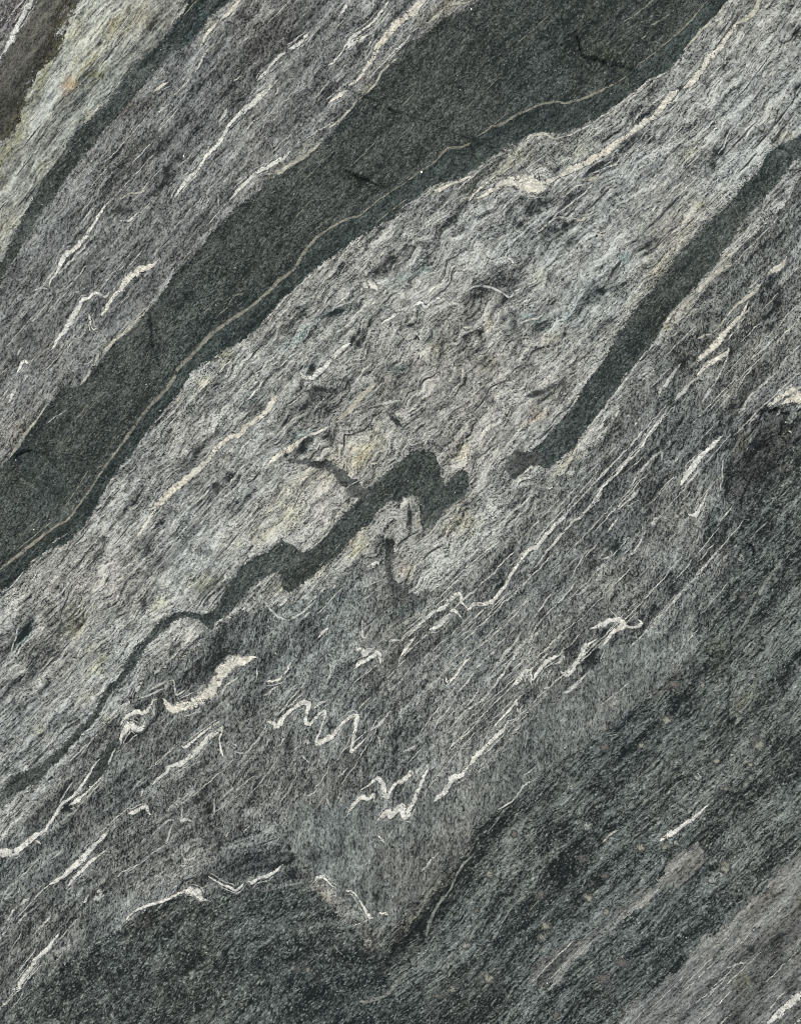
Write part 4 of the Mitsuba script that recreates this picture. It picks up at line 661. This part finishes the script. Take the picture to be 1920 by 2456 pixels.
# -- lower right
joined('pale', (2, 1, '440,1510,8'), (2, 2, '330,0,16 270,50,18 200,120,18 130,200,18 70,270,16 38,318,12'), (1, 2, '1707,360,8'))
vein('white', 2, 2, '365,745,22 420,730,40 470,700,24 520,690,30 560,700,44 562,730,50 520,760,30 480,800,28 440,855,22', '560,722,36 600,735,24 640,740,22 688,712,26 668,688,20', '-5,1085,18 30,1020,26 60,980,26 110,940,34 155,918,20', '165,1020,24 200,1045,34 240,1020,26 270,970,22 300,920,24 320,890,22 350,850,14 405,808,8')
vein('pale', 2, 2, '300,905,26 330,850,32 345,815,14', '120,975,14 170,960,18 185,890,10', '185,890,14 202,945,14', '85,1060,24 115,1005,20', '180,1160,14 210,1150,24 260,1110,26 310,1070,16 355,1015,8', '270,530,24 310,520,26 355,455,12', '740,90,16 770,60,44 825,25,12', '730,100,14 690,170,12 640,250,10 595,305,12', '545,25,12 510,80,18 475,125,22', '575,180,14 615,160,14', '500,245,18 490,290,24 435,302,26', '60,910,8 120,840,12 180,795,8', '0,770,14 50,690,12 130,610,10 200,540,14 275,435,8', '0,680,8 60,600,9 130,510,8', '540,570,8 570,540,12 605,540,8', '1590,310,12 1540,380,28 1480,450,26 1440,530,20 1410,600,18 1370,690,20 1320,760,16 1275,815,12', '1285,1365,16 1320,1320,20 1345,1312,10', '1070,950,10 1120,932,16', '420,980,8 450,880,8', '900,920,6 960,850,8 1045,755,7', '540,1420,6 450,1440,8', '560,700,7 480,620,6', '620,1090,6 500,1180,8 420,1240,6', '1640,800,10 1570,850,24 1510,930,20', '1500,60,7 1430,120,9 1370,200,8', '1690,180,8 1640,250,9', '1620,1280,6 1540,1380,7', '750,500,12 740,510,18', '330,290,8 420,190,8', '0,1000,8 20,960,10', '760,780,8 820,765,9', '860,190,8 900,140,9', '60,1140,20 90,1120,14', '1690,980,20 1660,960,14', '1430,600,6 1500,500,6', '680,1490,16 700,1480,14', '1640,1500,7 1540,1560,9', '230,440,10 280,350,8 350,240,8', '410,310,12 450,260,8', '1060,1110,20 1090,1090,14')
# -- bottom left
joined('white', (0, 2, '640,1580,9'), (0, 3, '590,0,16 560,60,14 510,130,16 470,180,14 400,230,20 360,290,22 320,350,20 280,405,20 230,430,26 180,470,32 140,510,34 100,540,40 60,545,40 0,545,44 -60,560,36'))
vein('white', 0, 3, '655,55,8 560,150,14 490,210,26 440,240,12', '225,465,18 265,487,16', '700,402,20 650,450,26 600,500,28 560,550,32 510,600,40 470,630,34 430,670,28 380,710,26 315,748,16', '622,572,34 580,600,24 530,650,22 480,700,18 422,775,10', '815,290,24 850,290,24 890,265,20 930,245,22 950,290,20 965,302,12', '795,985,12 850,930,16 900,900,18 960,880,16 1020,860,16 1080,840,18 1150,805,18 1210,795,42 1255,805,50 1280,840,40 1335,852,12', '385,1055,10 330,1120,20 290,1170,28 230,1230,26 190,1290,26 150,1340,24 120,1400,36 78,1422,14')
joined('white', (0, 3, '1575,718,16 1610,745,30 1640,715,24 1690,700,24'), (1, 3, '0,698,26 30,680,20 105,618,8'))
joined('white', (0, 2, '1090,1632,34'), (0, 3, '1060,30,26 1010,70,24 972,108,10'))
vein('white', 0, 3, '1330,695,8 1400,740,10 1470,770,16 1510,785,14 1560,740,10')
vein('pale', 0, 3, '410,510,9 370,550,12 322,588,13', '910,130,28 905,185,20', '1160,200,9 1165,260,12 1160,340,24 1190,330,26 1228,346,12', '968,442,14 1020,390,14 1070,340,12 1110,345,8 1080,420,12 1058,492,12', '1162,548,12 1180,590,18 1220,590,16 1285,525,8', '1145,632,22 1205,630,18', '738,718,14 780,670,12 855,628,8', '518,855,18 540,860,20 572,808,9', '642,768,22 620,800,12 650,800,14 615,845,26 672,808,8', '-10,1070,14 40,990,14 90,910,14 140,870,20 192,828,26', '-10,1110,10 60,1010,12', '105,1005,10 150,950,13 185,925,9', '218,1065,8 260,1020,12 335,938,8', '65,1565,6 150,1440,8', '748,1138,12 800,1110,14 842,1072,24', '738,965,16 762,968,24', '1370,190,7 1372,270,9 1350,330,7', '1555,415,8 1605,368,8', '60,1170,6 140,1060,7', '1460,410,14 1440,460,10', '960,450,10 1040,360,8', '1060,280,7 1160,190,9', '1560,560,6 1600,480,6', '580,600,5 700,520,5', '470,90,8 380,220,9', '330,330,6 420,240,7', '245,770,12 240,740,10', '800,990,10 840,960,12', '1640,40,6 1500,150,7', '130,760,8 115,800,9', '1180,650,9 1240,620,8', '100,180,16 140,160,20 165,190,12')
# -- bottom middle and right
vein('white', 1, 3, '290,738,16 345,695,18 380,722,10 440,775,8', '505,790,10 550,800,13 580,840,13 620,900,14 660,960,26 695,960,12', '715,932,20 775,942,24')
vein('white', 1, 3, '512,305,12 540,260,22 580,210,24 610,190,24 650,200,20 682,168,18 690,225,8', '590,150,8 650,110,12 710,70,26 740,110,36 750,160,34 770,195,26 790,140,24 830,100,24 880,80,34 920,30,18 940,52,10', '692,360,18 740,310,34 780,280,44 790,315,34 840,260,40 870,245,36 865,300,34 890,318,34 920,250,26 950,190,24 990,90,22 1035,0,12', '705,438,24 740,465,20 762,492,8')
vein('pale', 1, 3, '770,460,10 802,408,16', '35,328,18 72,378,14', '92,322,18 132,342,14', '990,672,9 1030,630,16 1050,590,12 1105,535,8', '1720,65,10 1650,110,18 1590,190,10 1530,240,10 1475,272,7', '1715,-5,7 1640,50,10', '440,72,12 500,20,12 525,0,8', '238,190,10 290,170,13 325,128,9', '1018,1085,18 1045,990,16 1090,890,14 1160,800,12 1240,640,12 1335,545,7', '955,965,7 1000,880,9 1045,835,6', '968,1305,16 990,1230,20', '580,1500,20 640,1500,24 740,1470,26 800,1420,20 850,1360,14 915,1305,10', '1295,1115,16 1320,1050,20 1395,965,12', '1405,1142,14 1435,1128,20', '625,1112,9 665,1108,10', '520,1340,12 522,1358,10', '370,180,9 400,240,14', '655,330,5 657,400,5', '1600,520,14 1620,500,16', '950,1080,12 975,1070,16', '1060,930,8 1130,820,8', '1590,860,14 1680,800,18', '1460,600,10 1490,560,12', '1400,660,8 1420,610,9', '480,1200,6 420,1130,6', '1070,1310,10 1180,1200,12 1260,1130,8', '1380,1420,8 1430,1370,9', '770,1330,12 800,1320,14', '1000,1460,8 1080,1400,8', '1340,1230,10 1355,1215,12', '1240,1470,8 1250,1460,14', '1430,1530,10 1470,1480,9', '610,140,7 560,210,6')
vein('pale', 1, 3, '1438,1108,24 1480,1040,14 1540,930,10 1615,835,7')
vein('white', 2, 3, '795,472,6 860,430,38 900,405,28 950,370,18 985,345,32 1020,320,18 1070,275,14 1115,230,9', '1760,1390,44 1707,1440,44 1640,1500,50 1590,1540,44 1540,1590,50 1480,1645,30')
vein('pale', 2, 3, '1035,260,14 1072,228,16', '205,145,10 250,110,18 305,88,10', '785,365,24 822,333,12', '1078,325,18 1100,330,20', '415,35,10 470,10,14', '690,240,10 760,180,16 845,115,10', '605,132,12 685,78,10', '1595,285,24 1640,240,14 1710,170,20', '1225,1285,7 1290,1260,10 1355,1240,8', '880,240,8 900,230,14', '1280,880,6 1390,800,6', '240,260,7 340,190,8', '1040,960,8 980,1020,8', '660,670,8 710,650,10', '780,1100,7 860,1080,9', '300,1310,6 420,1190,7', '740,350,8 640,440,8', '1040,1500,6 1200,1380,7', '1350,620,8 1300,680,8', '560,980,8 640,880,8', '1500,1540,12 1600,1430,10', '150,330,6 260,260,7', '1430,520,8 1360,590,7', '480,1310,12 520,1270,10', '390,1390,14 410,1380,10')
vein('warm', 2, 3, '435,475,12 500,420,14 545,392,9', '40,1090,18 70,1060,14')

# -- hairline feldspar streaks that follow the layering, in the layers where the photograph shows many
rng = random.Random(7)
for kind, line in list(VEINS):
    if kind in ('white', 'cream') and np.hypot(*np.diff(line[:, :2], axis=0).T).sum() > 14:
        for sd_ in (1, -1):
            if rng.random() < .6:
                d = np.gradient(line[:, :2], axis=0)
                d /= np.linalg.norm(d, axis=1, keepdims=True)
                o = sd_ * (.75 * line[:, 2] + rng.uniform(.8, 2.4))
                p = np.column_stack([line[:, 0] - d[:, 1] * o, line[:, 1] + d[:, 0] * o, np.full(len(line), rng.uniform(.6, 1.2))])
                a_ = rng.randrange(0, max(1, len(p) - 2))
                p = p[a_:a_ + rng.randrange(3, 7)]
                if len(p) > 2:
                    VEINS.append(('pale', p))


def streamline(x, y, L, cut):
    """a line along the layering through (x, y)"""
    halves = []
    for sg in (1, -1):
        px, py, out = x, y, []
        for k in range(int(L / 2 / 1.2)):
            c_ = [[np.interp(py, ay, np.arange(NY))], [np.interp(px, ax, np.arange(NX))]]
            gx_, gy_ = map_coordinates(SX, c_, order=1)[0], map_coordinates(SY, c_, order=1)[0]
            l_ = max(math.hypot(gx_, gy_), 1e-6)
            px, py = px + sg * 1.2 * gy_ / l_, py - sg * 1.2 * gx_ / l_
            out.append((px, py))
        halves.append(out)
    return np.array(halves[1][::-1] + [(x, y)] + halves[0])


WANT = [('slate_gneiss', 'pale', 90, (15, 80), (.7, 1.4)), ('grey_gneiss', 'pale', 55, (15, 70), (.7, 1.5)), ('grey_gneiss_low', 'pale', 30, (15, 60), (.7, 1.4)), ('mica_schist', 'pale', 26, (10, 40), (.6, 1.1)),
        ('light_gneiss', 'pale', 110, (16, 90), (.8, 2.2)), ('light_gneiss', 'white', 12, (10, 40), (.9, 1.8)), ('light_gneiss', 'dark', 70, (12, 60), (.8, 2.2)), ('pale_gneiss', 'pale', 14, (15, 60), (.8, 1.6)), ('pale_gneiss', 'dark', 10, (15, 50), (.7, 1.3)),
        ('grey_gneiss', 'dark', 16, (12, 50), (.7, 1.4)), ('slate_gneiss', 'dark', 22, (12, 50), (.7, 1.4)), ('amphibolite', 'olive', 12, (14, 50), (.5, .9))]
WANT += [('slate_gneiss', 'pale', 26, (60, 170), (.9, 1.7))]
for m, kind, n_, (l0, l1), (w0, w1) in WANT:
    while n_ > 0:
        x, y = (rng.uniform(20, 390), rng.uniform(-190, 190)) if l1 == 170 else (rng.uniform(-400, 400), rng.uniform(-512, 512))
        if LAYERS[layer[np.searchsorted(ay, y) - 1, np.searchsorted(ax, x) - 1]][2] != m or (m == 'slate_gneiss' and x < 0 and rng.random() < .5):
            continue
        n_ -= 1
        p = streamline(x, y, rng.uniform(l0, l1), 0)
        inside = [LAYERS[layer[np.searchsorted(ay, b) - 1, np.searchsorted(ax, a) - 1]][2] == m for a, b in p]
        p = p[np.array(inside)][::3]
        if len(p) < 4:
            continue
        u = np.linspace(-1, 1, len(p))
        VEINS.append((kind, np.column_stack([p, rng.uniform(w0, w1) * (1 - .6 * np.abs(u) ** 3)])))

def layer_mat(p):
    return LAYERS[layer[min(max(np.searchsorted(ay, p[1]) - 1, 0), NY - 2), min(max(np.searchsorted(ax, p[0]) - 1, 0), NX - 2)]][2]


NAMES = {'faint': 'grey_streak', 'white': 'white_vein', 'cream': 'cream_vein', 'pale': 'pale_streak', 'warm': 'cream_streak', 'olive': 'olive_seam', 'dark': 'dark_streak'}


def resample(p, step):
    # a smooth line through the points (centripetal Catmull-Rom), then even steps
    e = np.vstack([2 * p[0] - p[1], p, 2 * p[-1] - p[-2]])
    out = []
    for i in range(1, len(e) - 2):
        p0, p1, p2, p3 = e[i - 1:i + 3]
        t = np.linspace(0, 1, 12, endpoint=False)[:, None]
        out.append(.5 * ((2 * p1) + (p2 - p0) * t + (2 * p0 - 5 * p1 + 4 * p2 - p3) * t ** 2 + (3 * p1 - p0 - 3 * p2 + p3) * t ** 3))
    c = np.vstack(out + [p[-1:]])
    L = np.concatenate([[0], np.cumsum(np.hypot(*np.diff(c[:, :2], axis=0).T))])
    t = np.linspace(0, L[-1], max(4, int(L[-1] / step)))
    return np.stack([np.interp(t, L, c[:, k]) for k in range(c.shape[1])], 1), t


MARKED = [(q(0, 2, '1638,930'), 'thick cream white vein, the fattest of the lower left'), (q(1, 0, '1030,-30'), 'long cream vein that runs in from the top edge beside the broad dark layer'), (q(2, 1, '2000,770'), 'broad cream vein at the right edge above the dark hollow'),
          (q(1, 3, '692,360'), 'sharply zigzag white vein, lower of the pair at lower centre'), (q(1, 3, '590,150'), 'zigzag white vein, upper of the pair at lower centre'), (q(0, 0, '215,-20'), 'white vein along the outer edge of the olive brown layer'), (q(2, 2, '365,745'), 'hooked bright white vein above the blackish schist'),
          (q(1, 2, '0,1340'), 'long white vein folded into a row of zigzags left of centre'), (q(2, 3, '795,472'), 'short bright white vein within the blackish schist'), (q(0, 3, '795,985'), 'white vein that arches over the dark dome')]
ACR = np.array([-1, -.8, -.45, 0, .45, .8, 1])
for i, (kind, line) in enumerate(VEINS):
    if kind == 'pale' and layer_mat(line[len(line) // 2]) in ('mica_schist', 'dome_schist'):
        kind = 'faint'
    c, t = resample(line, .8)
    jit = 1.3 if kind in ('pale', 'warm') else .8
    # the spine wanders a little, both flanks are ragged on their own
    c[:, 0] += jit * .8 * (fbm2(t / 7, np.full_like(t, i * 3.1), 2, 41) - .5) * 2
    c[:, 1] += jit * .8 * (fbm2(t / 7, np.full_like(t, i * 3.1), 2, 42) - .5) * 2
    if kind in ('white', 'cream', 'pale'):
        c[:, 0] += .9 * (noise2(t / 2.6, np.full_like(t, i * 2.3), 47) - .5)
        c[:, 1] += .9 * (noise2(t / 2.6, np.full_like(t, i * 2.3), 48) - .5)
    d = np.gradient(c[:, :2], axis=0)
    for _ in range(2):
        d = np.vstack([d[:1], (d[:-2] + d[1:-1] + d[2:]) / 3, d[-1:]])
    d /= np.maximum(np.linalg.norm(d, axis=1, keepdims=True), 1e-9)
    nrm = np.stack([-d[:, 1], d[:, 0]], 1)
    half = np.clip(c[:, 2] * (1.42 if kind in ('white', 'cream') else 1.4 if kind == 'dark' else 1.15 if kind == 'olive' else 1.3), 1.2, None) * .5
    taper = np.clip(np.minimum(t, t[-1] - t) / np.minimum(2.5 * half + .8, t[-1] / 2 + 1e-6), .12, 1) ** .6
    half = half * (.66 + .68 * fbm2(t / 16, np.full_like(t, i * 5.7), 2, 46))
    hl = half * taper * (.62 + .8 * fbm2(t / 3.4, np.full_like(t, i * 7.3), 3, 43))
    hr = half * taper * (.62 + .8 * fbm2(t / 3.4, np.full_like(t, i * 7.3), 3, 44))
    off = np.where(ACR[None] < 0, -hr[:, None], hl[:, None]) * np.abs(ACR)[None]
    px, py = c[:, :1] + nrm[:, :1] * off, c[:, 1:2] + nrm[:, 1:] * off
    rise = .12 + .05 * np.minimum(half, 5)[:, None]
    pz = height(px, py) + rise * (1 - ACR[None] ** 2) * (.5 + .5 * taper[:, None]) + .10 - .30 * (np.abs(ACR[None]) > .95) + .25 * (noise2(px / 1.6, py / 1.6, 45) - .5)
    n_, m_ = px.shape
    ids = np.arange(n_ * m_).reshape(n_, m_)
    f = np.stack([ids[:-1, :-1], ids[1:, :-1], ids[1:, 1:], ids[:-1, 1:]], -1).reshape(-1, 4)[:, ::-1]
    uv = np.stack([np.repeat(t[:, None], m_, 1), np.repeat(ACR[None], n_, 0)], -1).reshape(-1, 2)
    mid = c[len(c) // 2]
    k = key_for(f'{layer_at(mid[0], mid[1])}__{NAMES[kind]}')
    scene[k] = mikit.ply((np.stack([px, py, pz], -1).reshape(-1, 3) / 1000, f), 'mat_vein_' + kind, smooth=True, uv=uv)
    for at, text in MARKED:
        if np.hypot(*(line[0, :2] - at[0, :2])) < .1:
            labels[k] = {'label': text}

# ---------------------------------------------------------------- garnets and pale mineral spots: low irregular knobs
SPOTS = [('pink_garnet', 2, 2, '1345,540,26,30 900,1105,36,28 455,1510,30,30'), ('pink_garnet', 1, 3, '1580,425,24,24 1340,920,18,20 200,1295,18,20 1105,1460,38,26'),
         ('pale_spot', 1, 3, '262,1295,22,22 1425,680,30,34 1420,1350,40,36 1190,1420,22,20'), ('pale_spot', 2, 3, '1215,630,40,48 680,505,32,26 840,500,34,26 345,830,32,28 50,1085,32,24 80,1010,34,26 460,920,22,26 740,305,16,14 1225,130,20,18'),
         ('pink_garnet', 2, 3, '310,580,38,24 460,690,30,24 40,810,46,30 440,1350,44,36 560,1245,50,34 180,125,30,18 140,1580,22,30'), ('grey_spot', 2, 3, '905,480,22,20 1010,350,10,10 1090,325,16,14 1140,720,34,18 345,370,30,30 1400,1030,14,14 1050,60,36,30'),
         ('pale_spot', 2, 2, '1440,1490,40,50 1080,1105,22,26 690,1500,22,20 850,1330,40,28 1165,1595,24,18 1390,1615,20,16'), ('grey_spot', 2, 2, '1395,265,12,14 1330,300,26,36'), ('grey_spot', 1, 3, '1270,1140,34,30 1620,515,14,20'), ('grey_spot', 0, 3, '835,1075,12,12 1385,1305,9,9')]
SN = {'pink_garnet': 'pink_spot', 'pale_spot': 'pale_spot', 'grey_spot': 'grey_spot'}
si = 0
for mat, c, r, s in SPOTS:
    for tkn in s.split():
        X0, Y0, rx, ry = [float(v) for v in tkn.split(',')]
        p0 = q(c, r, f'{X0},{Y0}')[0]
        rx, ry = rx * .15625 * 1.15, ry * .15625 * 1.15
        th, rr = np.linspace(0, 2 * np.pi, 36, endpoint=False), np.linspace(0, 1, 7)
        edge = .70 + .6 * fbm2(np.cos(th) * 1.7 + si * 5.3, np.sin(th) * 1.7 + si * 2.1, 3, 51)
        px, py = p0[0] + rr[:, None] * rx * (np.cos(th) * edge)[None], p0[1] + rr[:, None] * ry * (np.sin(th) * edge)[None]
        pz = height(px, py) + (.18 * min(rx, 6) + .2) * (1 - rr[:, None] ** 2) * (.6 + .8 * noise2(px / 2.2, py / 2.2, 52)) + .1 - .45 * (rr[:, None] > .95)
        ids = np.arange(7 * 36).reshape(7, 36)
        nx_ = np.roll(ids, -1, 1)
        f = np.stack([ids[:-1], ids[1:], nx_[1:], nx_[:-1]], -1).reshape(-1, 4)
        uv = np.stack([np.repeat(th[None], 7, 0), np.repeat(rr[:, None], 36, 1)], -1).reshape(-1, 2)
        scene[key_for(f'{layer_at(p0[0], p0[1])}__{SN[mat]}')] = mikit.ply((np.stack([px, py, pz], -1).reshape(-1, 3) / 1000, f), 'mat_' + mat, smooth=True, uv=uv)
        si += 1

# ---------------------------------------------------------------- mica flakes that glint in the rock: past counting, one part
r_ = np.random.default_rng(5)
n_ = 1500
fx, fy = r_.uniform(-420, 420, n_), r_.uniform(-530, 530, n_)
fz, sz = height(fx, fy), r_.uniform(.22, .48, n_) * np.where(r_.random(n_) < .08, 1.7, 1)
turn, tilt, way = r_.uniform(0, 6.28, n_), r_.uniform(.05, .45, n_), r_.uniform(0, 6.28, n_)
corner = np.arange(5) * 2 * np.pi / 5
ux, uy = np.cos(corner[None] + turn[:, None]) * sz[:, None] * r_.uniform(.6, 1.2, (n_, 5)), np.sin(corner[None] + turn[:, None]) * sz[:, None] * r_.uniform(.6, 1.2, (n_, 5))
uz = .30 + .25 * sz[:, None] + np.tan(tilt)[:, None] * (ux * np.cos(way)[:, None] + uy * np.sin(way)[:, None])
top = np.stack([fx[:, None] + ux, fy[:, None] + uy, fz[:, None] + uz], -1)
foot = np.stack([fx[:, None] + ux * .9, fy[:, None] + uy * .9, fz[:, None] - .3 + 0 * ux], -1)
vv = np.concatenate([top, foot], 1).reshape(-1, 3) / 1000
b0 = (np.arange(n_) * 10)[:, None, None]
fan = np.array([[0, 1, 2], [0, 2, 3], [0, 3, 4]] + [[k, k + 5, (k + 1) % 5 + 5] for k in range(5)] + [[k, (k + 1) % 5 + 5, (k + 1) % 5] for k in range(5)])
scene['mat_mica'] = {'type': 'twosided', 'bsdf': {'type': 'principled', 'base_color': {'type': 'rgb', 'value': (.78, .80, .79)}, 'roughness': .3, 'metallic': .5, 'specular': .5}}
scene[ROCK + '__mica_flakes'] = mikit.ply((vv, (b0 + fan[None]).reshape(-1, 3)), 'mat_mica')
labels[ROCK + '__mica_flakes'] = {'label': 'tiny glinting mica flakes all over the rock', 'kind': 'stuff'}
